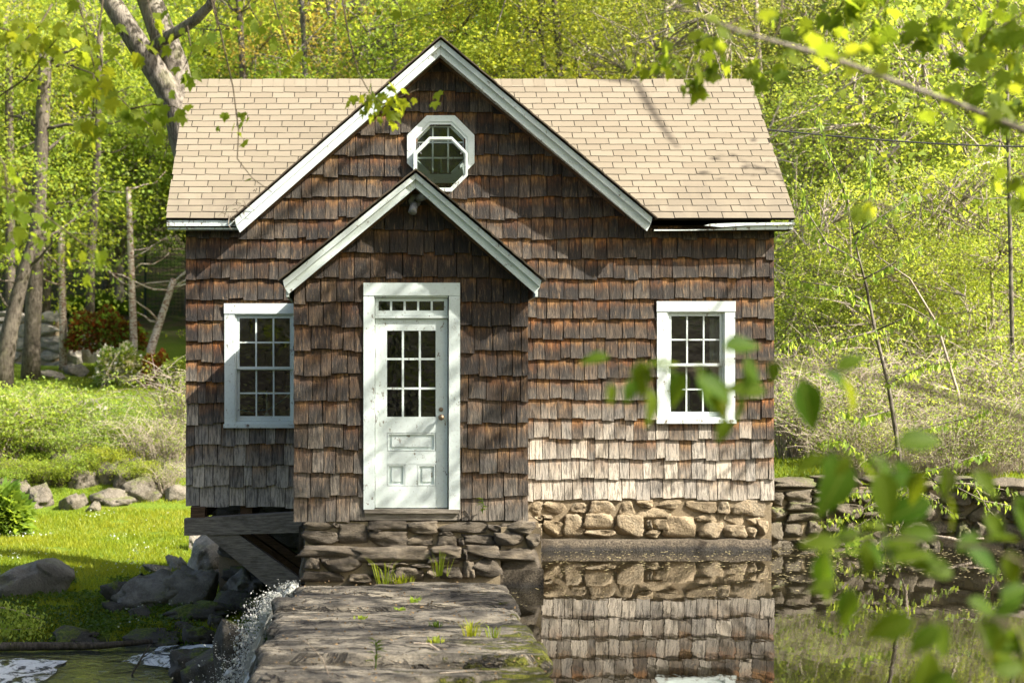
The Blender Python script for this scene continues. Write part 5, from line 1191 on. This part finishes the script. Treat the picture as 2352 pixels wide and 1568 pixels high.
tag(obj('ground_cover', np_mesh('ground_cover', scatter_leaves(26000, (-8, -1.5), (23.2, 27.5), .055, lambda x, y: noise.noise((x * .8, y * .8, 4)) > -.12), 4), M['weed']), 'low leafy ground cover on the shaded stream bank', 'ground cover', None, 'stuff')
tag(obj('wild_flowers', np_mesh('wild_flowers', scatter_leaves(2600, (-8.5, -1.8), (23.4, 36), .035, lambda x, y: noise.noise((x * 1.1, y * .7, 9)) > .18) + np.array([0, 0, .07]), 4), M['petal']), 'tiny white flowers dotted through the grass', 'flowers', None, 'stuff')
# flecks on the pond
n = 5200; X = q.uniform(1.5, 9.5, n); Y = q.uniform(10, 21.8, n); ok = [i for i in range(n) if noise.fractal((X[i] * .5, Y[i] * .8, 1), 1, 2, 3) + (Y[i] - 18.5) * .25 > .1 - q.random() * .5]
P = np.stack([X[ok], Y[ok], np.full(len(ok), .003)], 1); sz = q.uniform(.005, .016, len(ok)); a = q.uniform(0, 6.28, len(ok)); V = np.empty((len(ok), 4, 3))
for k in range(4): V[:, k] = P + np.stack([np.cos(a + k * 1.571) * sz * 1.4, np.sin(a + k * 1.571) * sz, np.zeros(len(ok))], 1)
tag(obj('floating_flecks', np_mesh('floating_flecks', V.reshape(-1, 3), 4), M['fleck']), 'pale petals and pollen flecks floating on the pond', 'petals', None, 'stuff')
b = MB(); c = ground_hit(2200, 1245, 21); 
for (x0, y0, x1, y1, r_) in ((2140, 1232, 2232, 1250, .03), (2170, 1246, 2260, 1236, .022)): b.tube([at(x0, y0, 21.2), at((x0 + x1) / 2, (y0 + y1) / 2 - 4, 21.1), at(x1, y1, 21.0)], [r_, r_ * .9, r_ * .6], 7)
b.smooth = True; tag(b.build('driftwood', M['twig']), 'pale dead branch lying in the water by the right wall', 'branch')
# stream log, foam, falling water
b = MB(); P = [(-5.6, 22.75, -1.45), (-4.6, 22.7, -1.43), (-3.6, 22.8, -1.44), (-2.9, 22.95, -1.40)]; b.tube(P, [.055, .06, .05, .03], 8); b.smooth = True; tag(b.build('log', M['bark_dk']), 'dark mossy log lying along the stream edge', 'log')
b = MB(); b.tube([at(300, 1552, 20.8), at(325, 1510, 21), at(345, 1480, 21.3)], [.012, .014, .01], 5); b.tube([at(325, 1510, 21), at(350, 1495, 21.1)], [.008, .004], 5); tag(b.build('dead_twig', M['bark_dk']), 'dark bent twig sticking out of the stream', 'twig')
def foam(pts, label):
    b = MB(); c = np.mean([(p[0], p[1]) for p in pts], 0); ring = []; N_ = 48
    for i in range(N_):
        f = i / N_ * len(pts); k = int(f); a, d = pts[k], pts[(k + 1) % len(pts)]; u = f - k; x, y = a[0] + (d[0] - a[0]) * u, a[1] + (d[1] - a[1]) * u
        s = 1.45 + .22 * noise.fractal((x * 2.4, y * 2.4, 3), 1, 2, 4); ring.append((c[0] + (x - c[0]) * s, c[1] + (y - c[1]) * s))
    b.poly([(c[0], c[1], -1.455)] + [(c[0] + (x - c[0]) * .75, c[1] + (y - c[1]) * .75, -1.458 + .012 * noise.noise((x * 6, y * 6, 0))) for x, y in ring] + [(x, y, -1.482) for x, y in ring],
        [(0, 1 + i, 1 + (i + 1) % N_) for i in range(N_)] + [(1 + i, 1 + N_ + i, 1 + N_ + (i + 1) % N_, 1 + (i + 1) % N_) for i in range(N_)]); b.smooth = True
    tag(b.build('foam', M['foam']), label, 'foam')
def fp(px, py): Y = F * (H + 1.47) / (py - CY); return (at(px, py, Y).x, Y)
foam([fp(330, 1512), fp(390, 1488), fp(460, 1482), fp(540, 1490), fp(530, 1514), fp(430, 1522)], 'patch of white foam on the stream below the cottage')
foam([fp(-60, 1530), fp(40, 1518), fp(110, 1524), fp(80, 1552), fp(20, 1572), fp(-60, 1572)], 'patch of white foam at the left bottom corner')
q = np.random.default_rng(12); n = 34000; s = q.random(n) ** .8; lane = q.normal(0, 1, n)
tt = s * .62; vx = -.52 + .36 * lane * .8; X = -.72 + vx * tt * 1.55; Yy = 17.05 + .35 * q.random(n) - .1 + .35 * tt * q.normal(0, 1, n); Zz = .06 + .55 * tt * q.normal(.1, .5, n) - 4.9 * tt * tt * .85
P = np.stack([X, Yy, Zz], 1) + q.normal(0, .018, (n, 3)); clump = np.array([noise.noise((p[0] * 6, p[1] * 4, p[2] * 3)) for p in P]); P = P[clump > -.08]
sz = .0044 * np.exp(q.normal(0, .6, len(P))); D = np.stack([np.full(len(P), -.5), np.zeros(len(P)), -1.2 - .0 * sz], 1) + q.normal(0, .8, (len(P), 3)); D /= np.linalg.norm(D, axis=1)[:, None]
A = np.cross(D, q.normal(0, 1, D.shape)); A /= np.linalg.norm(A, axis=1)[:, None]; B2 = np.cross(D, A)
tet = np.empty((len(P), 8, 3, 3)); L_ = (sz * q.uniform(.8, 1.9, len(P)))[:, None]; S_ = sz[:, None] * .8; top_, bot_ = P + D * L_, P - D * L_; eq = [P + A * S_, P + B2 * S_, P - A * S_, P - B2 * S_]
for k in range(4): tet[:, k] = np.stack([top_, eq[k], eq[(k + 1) % 4]], 1); tet[:, k + 4] = np.stack([bot_, eq[(k + 1) % 4], eq[k]], 1)
fall = thing('waterfall', (-.9, 17.1, -1.5), 'white splashing water pouring off the left edge of the dam', 'waterfall')
o = obj('droplets', np_mesh('droplets', tet.reshape(-1, 3), 3), M['spray'], fall); tag(o, kind='stuff')
for sidx in range(2):
    b = MB(); v = []; NW, NL = 8, 22; sp = random.Random(sidx)
    y0 = 16.9 + .12 * sidx; w_ = sp.uniform(.1, .18); vx_ = sp.uniform(-.5, -.85)
    for i in range(NL + 1):
        t_ = i / NL * .60
        for j in range(NW + 1):
            u = j / NW - .5; ripple = noise.noise((u * 5, t_ * 9, sidx)) * .08 * (t_ * 3)
            v.append((-.70 + vx_ * t_ * 1.3 + ripple, y0 + u * w_ * (1 + t_ * 1.4), .05 + .15 * t_ - 4.2 * t_ * t_ + noise.noise((u * 4, t_ * 7, 9)) * .05))
    b.poly(v, [(i * (NW + 1) + j, i * (NW + 1) + j + 1, (i + 1) * (NW + 1) + j + 1, (i + 1) * (NW + 1) + j) for i in range(NL) for j in range(NW) if noise.noise((j * .9, i * .35, sidx * 3)) > .10]); b.smooth = True
    b.build('sheet', M['spray'], fall)

q = np.random.default_rng(55); n = 900; P = np.stack([q.uniform(-.68, 1.35, n), q.uniform(9, 17.3, n), q.uniform(.09, .125, n)], 1); D = q.normal(0, 1, P.shape); D[:, 2] *= .15
tag(obj('leaf_litter', np_mesh('leaf_litter', leaf_quads(P, D, .026, q, .6, .1, 0), 4), M['litter']), 'brown crumbs of old leaves and seeds strewn over the dam', 'leaf litter', None, 'stuff')
# ------------------------------------------------------------------ small plants on the dam
def tuft(px, py, Y, n, h, label, m='grass', w_=.005, spread=.05):
    p = at(px, py, Y); pr = random.Random(int(px)); b = MB()
    for i in range(n):
        a = pr.uniform(0, 6.28); d = Vector((math.cos(a), math.sin(a), 0)); o = p + d * pr.uniform(0, spread); s = Vector((-d.y, d.x, 0)) * w_; hh = h * pr.uniform(.5, 1.15); ln = hh * pr.uniform(.15, .8)
        m1 = o + d * ln * .35 + Vector((0, 0, hh * .65)); m2 = o + d * ln + Vector((0, 0, hh * pr.uniform(.75, 1)))
        b.poly([o - s, o + s, m1 + s * .8, m1 - s * .8, m2], [(0, 1, 2, 3), (3, 2, 4)])
    t = thing('grass_tuft', p, label, 'grass tuft'); o = b.build('blades', M[m], t); tag(o, kind='stuff'); return t
def dam_y(py): return F * (H - .08) / (py - CY)
tuft(885, 1342, 17.15, 26, .30, 'tall bright grass tuft against the middle of the stone steps', spread=.10)
tuft(925, 1340, 17.2, 60, .11, 'low grass patch between the two tall tufts at the steps', spread=.14)
tuft(1010, 1322, 17.3, 24, .28, 'tall grass tuft at the right foot of the stone steps', spread=.09)
tuft(1082, 1466, dam_y(1466), 60, .16, 'dense green grass tuft near the pond side of the dam', spread=.07)
tuft(1135, 1466, dam_y(1466), 16, .15, 'sparse grass tuft on the mossy pond edge of the dam', spread=.07)
tuft(1000, 1440, dam_y(1440), 30, .05, 'tiny green sprig on the middle of the dam', 'weed', .008, .06)
tuft(952, 1385, dam_y(1385), 34, .07, 'small leafy sprig on the far part of the dam', 'lf_lime', .010, .07)
tuft(925, 1400, dam_y(1402), 24, .03, 'flat lime green sprig in a crack of the dam', 'lf_lime', .010, .08)
tuft(1000, 1475, dam_y(1477), 30, .05, 'little clover patch right of the dam centre', 'lf_lime', .010, .07)
tuft(830, 1420, dam_y(1422), 24, .03, 'flat green patch left of the dam centre', 'lf_lime', .009, .07)
def weed(px, py, Y, h, label, seed=0):
    p = at(px, py, Y); pr = random.Random(seed); t = thing('weed', p, label, 'weed'); b = MB(); b.tube([p, p + Vector((.01, 0, h * .5)), p + Vector((.0, 0, h))], [.006, .005, .003], 5); b.build('stem', M['weed'], t)
    for i in range(16):
        z = h * pr.uniform(0.05, 1); a = pr.uniform(0, 6.28); d = Vector((math.cos(a), math.sin(a) * .6, pr.uniform(.1, .9))).normalized(); s = d.cross(Vector((0, 0, 1))).normalized(); o = p + Vector((0, 0, z)); ln = h * .42 * pr.uniform(.6, 1.1); w_ = ln * .13
        b = MB(); tip = o + d * ln + Vector((0, 0, -ln * .25)); b.poly([o, o + d * ln * .4 + s * w_ + Vector((0, 0, .005)), tip, o + d * ln * .4 - s * w_ + Vector((0, 0, .005)), o + d * ln * .45 - Vector((0, 0, .004))], [(0, 4, 1), (1, 4, 2), (2, 4, 3), (3, 4, 0)]); b.build('leaf', M['lf_near'], t)
weed(862, 1538, dam_y(1538), .22, 'upright leafy green weed growing on the near part of the dam', 3)
weed(1108, 1178, 17.70, .16, 'small seedling sprouting at the foot of the porch shingles', 8)
def twiglet(pts, Y, r_, label):
    b = MB(); b.tube([at(x, y, Y) for x, y in pts], [r_ * (1 - .5 * i / len(pts)) for i in range(len(pts))], 5); tag(b.build('twig', M['twig']), label, 'twig')
twiglet([(755, 1548), (740, 1510), (712, 1480), (700, 1470)], dam_y(1548), .006, 'thin dry stalk standing on the left of the dam')
twiglet([(1030, 1510), (1010, 1495), (985, 1478), (950, 1476)], dam_y(1495), .012, 'broken bare twig lying on the dam')
twiglet([(1010, 1545), (1085, 1540), (1150, 1540)], dam_y(1542), .006, 'straight thin twig lying across the moss')
def debris(pts, label):
    t = thing('twig_heap', pts[0], label, 'twigs'); pr = random.Random(5)
    for i in range(16):
        a = Vector(pr.choice(pts)) + Vector((pr.gauss(0, .05), 0, pr.gauss(.01, .02))); c = a + Vector((pr.gauss(0, .1), pr.uniform(-.08, .05), pr.gauss(-.02, .07))); b = MB(); b.tube([a, (a + c) / 2 + Vector((0, 0, .03)), c], [.005, .004, .002], 4); b.build('twig', M['twig_dk'], t)
debris([tuple(at(x, y, 21.12)) for x, y in ((535, 492), (528, 500), (560, 470), (590, 445))], 'dead twigs caught in the valley at the left gable end')
b = MB(); b.tube([at(528, 490, 21.1), at(524, 515, 21.08), at(532, 528, 21.08)], [.007, .005, .003], 5); tag(b.build('twig', M['twig']), 'pale twig dangling off the left gable end', 'twig')

# ------------------------------------------------------------------ overhanging branches with single leaves
def maple_leaf_mesh(m):
    o = [(0, 0), (.16, -.06), (.34, .02), (.30, .14), (.52, .26), (.40, .36), (.46, .56), (.24, .50), (.14, .72), (0, 1.0), (-.14, .72), (-.24, .50), (-.46, .56), (-.40, .36), (-.52, .26), (-.30, .14), (-.34, .02), (-.16, -.06)]
    v = [(x, y, -.35 * x * x - .18 * y * y + .10 * abs(x)) for x, y in o]; v.append((0, .38, -.05)); c = len(o)
    me = bpy.data.meshes.new('leaf'); me.from_pydata(v, [], [(i, (i + 1) % c, c) for i in range(c)]); me.materials.append(m); return me
def oval_leaf_mesh(m):
    v = []; f = []; N_ = 8
    for i in range(N_ + 1):
        u = i / N_; w_ = .30 * math.sin(math.pi * u ** .8) * (1 - .25 * u) if 0 < i < N_ else .0; z = -.22 * u * u
        v += [(-w_, u, z + w_ * .35), (0, u, z), (w_, u, z + w_ * .35)]
    for i in range(N_): a = i * 3; f += [(a, a + 1, a + 4, a + 3), (a + 1, a + 2, a + 5, a + 4)]
    me = bpy.data.meshes.new('leaf'); me.from_pydata(v, [], f); me.polygons.foreach_set('use_smooth', [True] * len(f)); me.materials.append(m); return me
MAPLE = maple_leaf_mesh(M['lf_maple']); OVAL = oval_leaf_mesh(M['lf_near'])
def put_leaf(me, parent, p, d, size, nrm, name='leaf'):
    d = d.normalized(); x = d.cross(nrm); x = x.normalized() if x.length > 1e-4 else d.orthogonal().normalized(); n = x.cross(d)
    o = link(bpy.data.objects.new(name, me)); m = Matrix((x, d, n)).transposed().to_4x4(); o.matrix_basis = Matrix.Translation(p) @ m @ Matrix.Scale(size, 4); o.parent = parent
    return o
def twig_part(root, pts, r_, bark='twig_dk'):
    b = MB(); b.tube(pts, [r_ * (1 - .6 * i / max(1, len(pts) - 1)) for i in range(len(pts))], 5); b.smooth = True; return b.build('twig', M[bark], root)
left_maple = thing('overhanging_maple', (-6.5, 9.5, -.5), 'drooping maple branches with shaded leaves hanging across the upper left', 'tree')
b = MB(); b.tube([(-6.5, 9.5, -1.2), (-6.3, 9.8, 2), (-5.8, 10.3, 5), (-4.5, 11, 7), (-2.5, 11.8, 7.4), (0, 12.2, 7.2)], [.3, .26, .22, .15, .09, .04], 9); b.tube([(-5.8, 10.3, 5), (-5, 11.2, 5.6), (-3.9, 11.9, 5.6), (-2.8, 12.2, 5.2)], [.12, .08, .05, .02], 7)
b.smooth = True; b.build('trunk', M['bark'], left_maple)
lr = random.Random(17)
def spray(root, pts, Y, nl, size, r_=.008, me=MAPLE, fromf=.2, bunch=3, jit=.09, dy=.4):
    P = [at(x, y, Y + lr.uniform(-dy, dy) * .3) for x, y in pts]; tw = twig_part(root, P, r_)
    L = [0.0]
    for a, c in zip(P, P[1:]): L.append(L[-1] + (c - a).length)
    for k in range(nl):
        s = L[-1] * (fromf + (1 - fromf) * lr.random() ** .8)
        i = max(j for j in range(len(L)) if L[j] <= s or j == 0); i = min(i, len(P) - 2); p = P[i].lerp(P[i + 1], (s - L[i]) / max(1e-6, L[i + 1] - L[i]))
        for q in range(lr.randint(1, bunch)):
            o = p + Vector((lr.gauss(0, jit), lr.gauss(0, jit), lr.gauss(-.03, jit * .6))); d = Vector((lr.gauss(0, .5), lr.gauss(0, .5), -lr.uniform(.3, 1.1))); n_ = Vector((lr.gauss(0, .6), lr.gauss(-.5, .5), lr.uniform(.2, 1)))
            put_leaf(me, tw, o, d, size * .78 * lr.uniform(.55, 1.2), n_)
Lsp = [([(480, -40), (510, 90), (535, 200), (548, 300), (545, 365), (580, 410), (625, 442)], 12, 8, .10, .5), ([(780, -40), (800, 80), (822, 165), (848, 212), (880, 240)], 12, 22, .11, .72), ([(880, 240), (920, 222), (962, 205)], 12, 8, .12, .3),
 ([(-30, 240), (60, 180), (130, 90), (170, 40), (190, -40)], 11, 16, .13, .1), ([(170, -30), (195, 60), (215, 150), (240, 230)], 11.3, 22, .14, .1), ([(240, -30), (225, 90), (240, 190), (300, 250), (360, 300)], 11.6, 30, .13, .2),
 ([(300, 250), (350, 240), (400, 245), (425, 260)], 11.7, 14, .12, .0), ([(160, 150), (215, 170), (215, 260), (190, 330)], 11.2, 20, .14, .2), ([(120, 10), (90, 60), (60, 90)], 10.8, 14, .13, .1), ([(-30, 420), (40, 440), (110, 500), (190, 560), (245, 590)], 9.5, 24, .10, .1),
 ([(330, -30), (350, 40), (345, 110)], 11.5, 10, .13, .0), ([(480, -20), (500, 60), (470, 110)], 11.8, 6, .11, .3), ([(620, -30), (640, 40), (670, 130), (700, 150)], 12.5, 10, .10, .4), ([(430, 60), (440, 120), (420, 160)], 12, 8, .11, .2), ([(-20, 60), (20, 70), (40, 110)], 10.5, 10, .13, 0), ([(-20, 330), (10, 380), (20, 480), (30, 560)], 9.0, 14, .12, 0), ([(560, -30), (575, 20), (600, 60)], 12, 8, .10, 0), ([(880, -30), (920, 20), (925, 50)], 12, 7, .11, 0)]
for pts, Y, nl, sz, ff in Lsp: spray(left_maple, pts, Y, nl, sz, .007, MAPLE, ff, 2, .07)
# right maple: stands off to the right, shades the porch and the dam
right_maple = thing('overhanging_maple', (10.6, 12.5, .6), 'maple branches with a blurred long limb crossing the upper right corner', 'tree')
b = MB(); b.tube([(10.6, 12.5, -.2), (10.4, 12.4, 3), (9.6, 12.2, 6), (8.6, 12.4, 9), (7.8, 12.8, 12)], [.34, .28, .24, .16, .06], 10)
for e in ((6.0, 14.5, 8.6), (6.5, 10, 8), (7, 8, 6.5), (9, 15.5, 8)): b.tube([(10.1, 12.3, 4.5), ((10 + e[0]) / 2, (12.3 + e[1]) / 2, (4.8 + e[2]) / 2 + .5), e], [.12, .08, .03], 7)
b.smooth = True; b.build('trunk', M['bark'], right_maple)
qd = np.random.default_rng(44); C = []
while len(C) < 520:
    p = np.array([qd.uniform(4.6, 10.5), qd.uniform(7.5, 16.6), qd.uniform(5.2, 11)])
    pxv, pyv = CX + p[0] * F / p[1], CY - (p[2] - H) * F / p[1]
    if pxv < 2480 and pyv > -220: continue
    # keep the sun's way to the cottage's long wall and roof clear, and the gaps in the leaves
    if noise.fractal(Vector(p) * .55, 1, 2, 2) < -.12: continue
    t_ = (p[0] - 0.4) / SUN.x; back = Vector(p) - SUN * (p[2] / SUN.z)
    C.append(p)
C = np.array(C); obj('crown', crown_mesh('crown', C, 20, .36, .15, qd, np.array([8, 12, 8.]), M['lf_maple']), None, right_maple)
def roof_at(px, py):
    return min((roof_pt((px - CX) * (YE + (YR - YE) * k / 60) / F, k / 60) for k in range(61)), key=lambda v: abs(CY - (v.z - H) * F / v.y - py))
sh = [roof_at(*q_) + SUN * 8.2 for q_ in ((1460, 192), (1478, 228), (1502, 266), (1532, 312), (1556, 345))]
shl = [at(x, y, 21.45) + SUN * 7.4 for x, y in ((1775, 1000), (1720, 1040), (1660, 1090), (1600, 1120))]
shr = [roof_at(*q_) + SUN * 6.4 for q_ in ((1820, 440), (1780, 395), (1720, 378), (1690, 365))]
b = MB(); b.tube([Vector((7.8, 12.8, 12)), Vector((8.3, 16.5, 13.2)), Vector((8.8, 19, 13.2)), sh[0] + Vector((-.5, -.3, 1.5)), sh[0], sh[1], sh[2], sh[3], sh[4]], [.06, .055, .05, .045, .042, .04, .036, .03, .015], 6)
b.tube([Vector((10.4, 12.4, 3)), Vector((10.9, 16, 4.6)), shl[0], shl[1], shl[2], shl[3]], [.06, .04, .03, .025, .018, .01], 6); b.tube([Vector((9.6, 12.2, 6)), Vector((10.6, 16.8, 7.4)), shr[0], shr[1], shr[2], shr[3]], [.05, .04, .025, .018, .012, .006], 6); b.smooth = True; b.build('shade_limb', M['bark'], right_maple)
qs = np.random.default_rng(8); Cs = np.array([p + Vector(qs.normal(0, .16, 3)) for L_ in (shl, shl, shr) for p in L_[1:]]); obj('leaf_sprays', crown_mesh('leaf_sprays', Cs, 5, .2, .13, qs, np.array([10, 19, 6.]), M['lf_maple']), None, right_maple)
limb = [(1480, -40), (1560, 20), (1700, 75), (1900, 130), (2060, 190), (2200, 240), (2352, 300), (2560, 380)]
bl = MB(); bl.tube([at(x, y, 5.6) for x, y in limb], [.005, .0065, .008, .0085, .009, .010, .012, .014], 7); bl.smooth = True; lm_ = bl.build('limb', M['bark'], right_maple)
for k in range(42):
    f = lr.uniform(.5, 6.4); i = int(f); a = at(*limb[i], 5.6).lerp(at(*limb[i + 1], 5.6), f % 1)
    put_leaf(MAPLE, lm_, a + Vector((lr.gauss(0, .07), lr.gauss(0, .10), lr.gauss(-.01, .06))), Vector((lr.gauss(0, .7), lr.gauss(0, .5), -lr.uniform(.1, .8))), .075 * lr.uniform(.6, 1.2), Vector((lr.gauss(0, .5), lr.gauss(-.3, .5), 1)))
Rsp = [([(1700, 40), (1640, 80), (1560, 110), (1480, 140)], 9, 16, .12, .1), ([(1690, 60), (1660, 120), (1620, 160), (1605, 185)], 9, 12, .13, .4), ([(1800, -20), (1790, 60), (1760, 130), (1740, 180)], 9, 12, .13, .2), ([(1960, -30), (1920, 30), (1900, 60)], 9, 14, .15, .2), ([(2060, -30), (2000, 60), (1950, 100)], 9, 14, .14, .1), ([(2200, -30), (2150, 50), (2060, 80)], 8.5, 18, .14, .1), ([(2300, -30), (2280, 60), (2230, 120)], 8.5, 18, .14, .1), ([(2400, 60), (2320, 140), (2260, 190), (2200, 210)], 8, 16, .13, .2), ([(2420, 200), (2340, 240), (2270, 250)], 8, 14, .13, .1), ([(2400, -20), (2340, 40), (2300, 60)], 8, 14, .14, 0), ([(2420, 330), (2360, 400), (2300, 430)], 7, 8, .11, .2), ([(2050, 480), (2000, 460), (1960, 470)], 6.2, 4, .09, 0)]
for pts, Y, nl, sz, ff in Rsp: spray(right_maple, pts, Y, nl, sz, .006, MAPLE, ff, 2, .06)
# blurred near branch on the right
near_b = thing('foreground_branch', (2.6, 4.2, .6), 'blurred green leafy branch close to the viewer over the pond', 'branch')
nb = [([(2000, 860), (1900, 850), (1800, 830), (1680, 830), (1560, 850), (1440, 850)], 4.2, [(1500, 850, 1, 70, 0), (1450, 870, .9, 70, -100), (1400, 880, .7, 60, -80), (1490, 890, 1.0, 110, -85), (1600, 860, 1.25, 115, -55), (1660, 800, .9, 110, 10), (1700, 900, 1.0, 95, -95), (1790, 830, 1.1, 90, -10), (1840, 870, 1.3, 110, -75), (1890, 850, .9, 90, -30), (1760, 900, .7, 90, 170), (1400, 820, .7, 80, 185), (1560, 840, .8, 90, 170), (1930, 860, 1.1, 90, -60), (1670, 960, .8, 70, -110)]),
      ([(2400, 1060), (2250, 1080), (2120, 1060), (2000, 1050), (1900, 1030)], 4.0, [(2000, 1040, 1.2, 130, -60), (1950, 1060, 1.1, 130, -120), (1900, 1050, .9, 90, 200), (2060, 1020, .9, 110, 10), (2020, 1080, 1.2, 130, -80), (2180, 1140, 1.0, 95, -75), (2140, 1150, 1.0, 110, 200), (2260, 1180, 1.0, 100, -45), (2330, 1140, .9, 110, -60), (2100, 1100, .9, 100, 190)]),
      ([(2420, 1330), (2280, 1260), (2120, 1240), (2000, 1230), (1900, 1240)], 3.9, [(1900, 1260, 1.0, 105, -100), (1990, 1230, 1.3, 120, -85), (1930, 1250, .9, 100, 175), (2100, 1260, 1.0, 90, -40), (2150, 1230, .9, 90, 165), (2190, 1320, .9, 90, 160), (2320, 1260, .9, 90, -90), (2340, 1240, .9, 90, 170), (1960, 1350, .9, 90, -110), (1920, 1340, .7, 70, 190), (2050, 1290, .8, 80, 20)]),
      ([(2420, 1520), (2300, 1420), (2180, 1400), (2080, 1440)], 3.8, [(2160, 1440, 1.0, 110, 215), (2220, 1380, 1.1, 110, -20), (2240, 1430, 1.2, 130, -40), (2130, 1490, 1.3, 150, -95), (2100, 1420, 1.0, 100, 200), (2300, 1380, .9, 90, 30), (2330, 1430, 1.0, 110, -70), (2280, 1540, 1.0, 100, 10), (2340, 1550, .9, 90, 150), (2200, 1560, 1.0, 100, 190)])]
for pts, Y, lv in nb:
    tw = twig_part(near_b, [at(x, y, Y) for x, y in pts], .004, 'twig_dk')
    for i_ in range(9):
        k_ = lr.randrange(len(pts) - 1); f_ = lr.random(); lv = lv + [(pts[k_][0] + (pts[k_ + 1][0] - pts[k_][0]) * f_ + lr.gauss(0, 14), pts[k_][1] + (pts[k_ + 1][1] - pts[k_][1]) * f_ + lr.gauss(8, 16), 1, lr.uniform(55, 105), lr.choice((-90, -60, -120, -30, 200, 170, -80, 20)) + lr.gauss(0, 15))]
    for x, y, dpt, ln, ang in lv:
        a = R(ang); p = at(x, y, Y + lr.uniform(-.15, .15))
        tp_ = min((at(*u0, Y).lerp(at(*u1, Y), f_ / 6) for u0, u1 in zip(pts, pts[1:]) for f_ in range(7)), key=lambda v_: (v_ - p).length)
        pe = MB(); pe.tube([tp_, tp_.lerp(p, .5) + Vector((0, 0, .006)), p], .0016, 4); adopt(pe.build('petiole', M['twig_dk']), tw)
        d = Vector((math.cos(a), lr.uniform(-.25, .2), math.sin(a))); put_leaf(OVAL, tw, p, d, ln * Y / F * 1.08 * lr.uniform(.75, 1.15), Vector((lr.gauss(0, .35), -.7 if lr.random() < .7 else -.1, lr.uniform(.3, 1))))
b = MB(); b.tube([(3.6, 4.6, .4), (3.0, 4.4, 1.4), (2.4, 4.1, 1.75), (2.0, 4.05, 2.0), at(2000, 860, 4.2)], [.02, .016, .012, .008, .005], 7); b.tube([(3.0, 4.4, 1.4), at(2400, 1060, 4.0)], [.012, .005], 5); b.tube([(3.3, 4.5, .9), at(2420, 1330, 3.9)], [.012, .005], 5); b.tube([(3.4, 4.5, .7), at(2420, 1520, 3.8)], [.012, .005], 5); b.smooth = True; b.build('stem', M['twig_dk'], near_b)
# sunlit spray of tiny leaves at the left edge
ls = thing('shrub_branch', (-6.5, 20, -1.4), 'pale leafy branch reaching in at the lower left edge', 'branch')
b = MB(); P = [(-6.6, 20.2, -1.6), (-5.6, 20, -.7), at(-40, 1385, 19.6), at(30, 1400, 19.5), at(90, 1420, 19.4)]; b.tube(P, [.03, .02, .012, .008, .004], 6); P2 = [at(-30, 1440, 19.6), at(40, 1445, 19.5), at(95, 1440, 19.4)]; b.tube(P2, [.008, .006, .003], 5); b.build('twig', M['twig'], ls)
q = np.random.default_rng(3); base = np.concatenate([np.linspace(np.array(P[2]), np.array(P[4]), 90), np.linspace(np.array(P2[0]), np.array(P2[2]), 90)]); Pp = np.repeat(base, 4, 0) + q.normal(0, .06, (len(base) * 4, 3)); D = q.normal(0, .5, Pp.shape); D[:, 2] -= .8
obj('foliage', np_mesh('foliage', leaf_quads(Pp, D, .05, q, .6, .1, .4), 4), M['lf_yel'], ls)
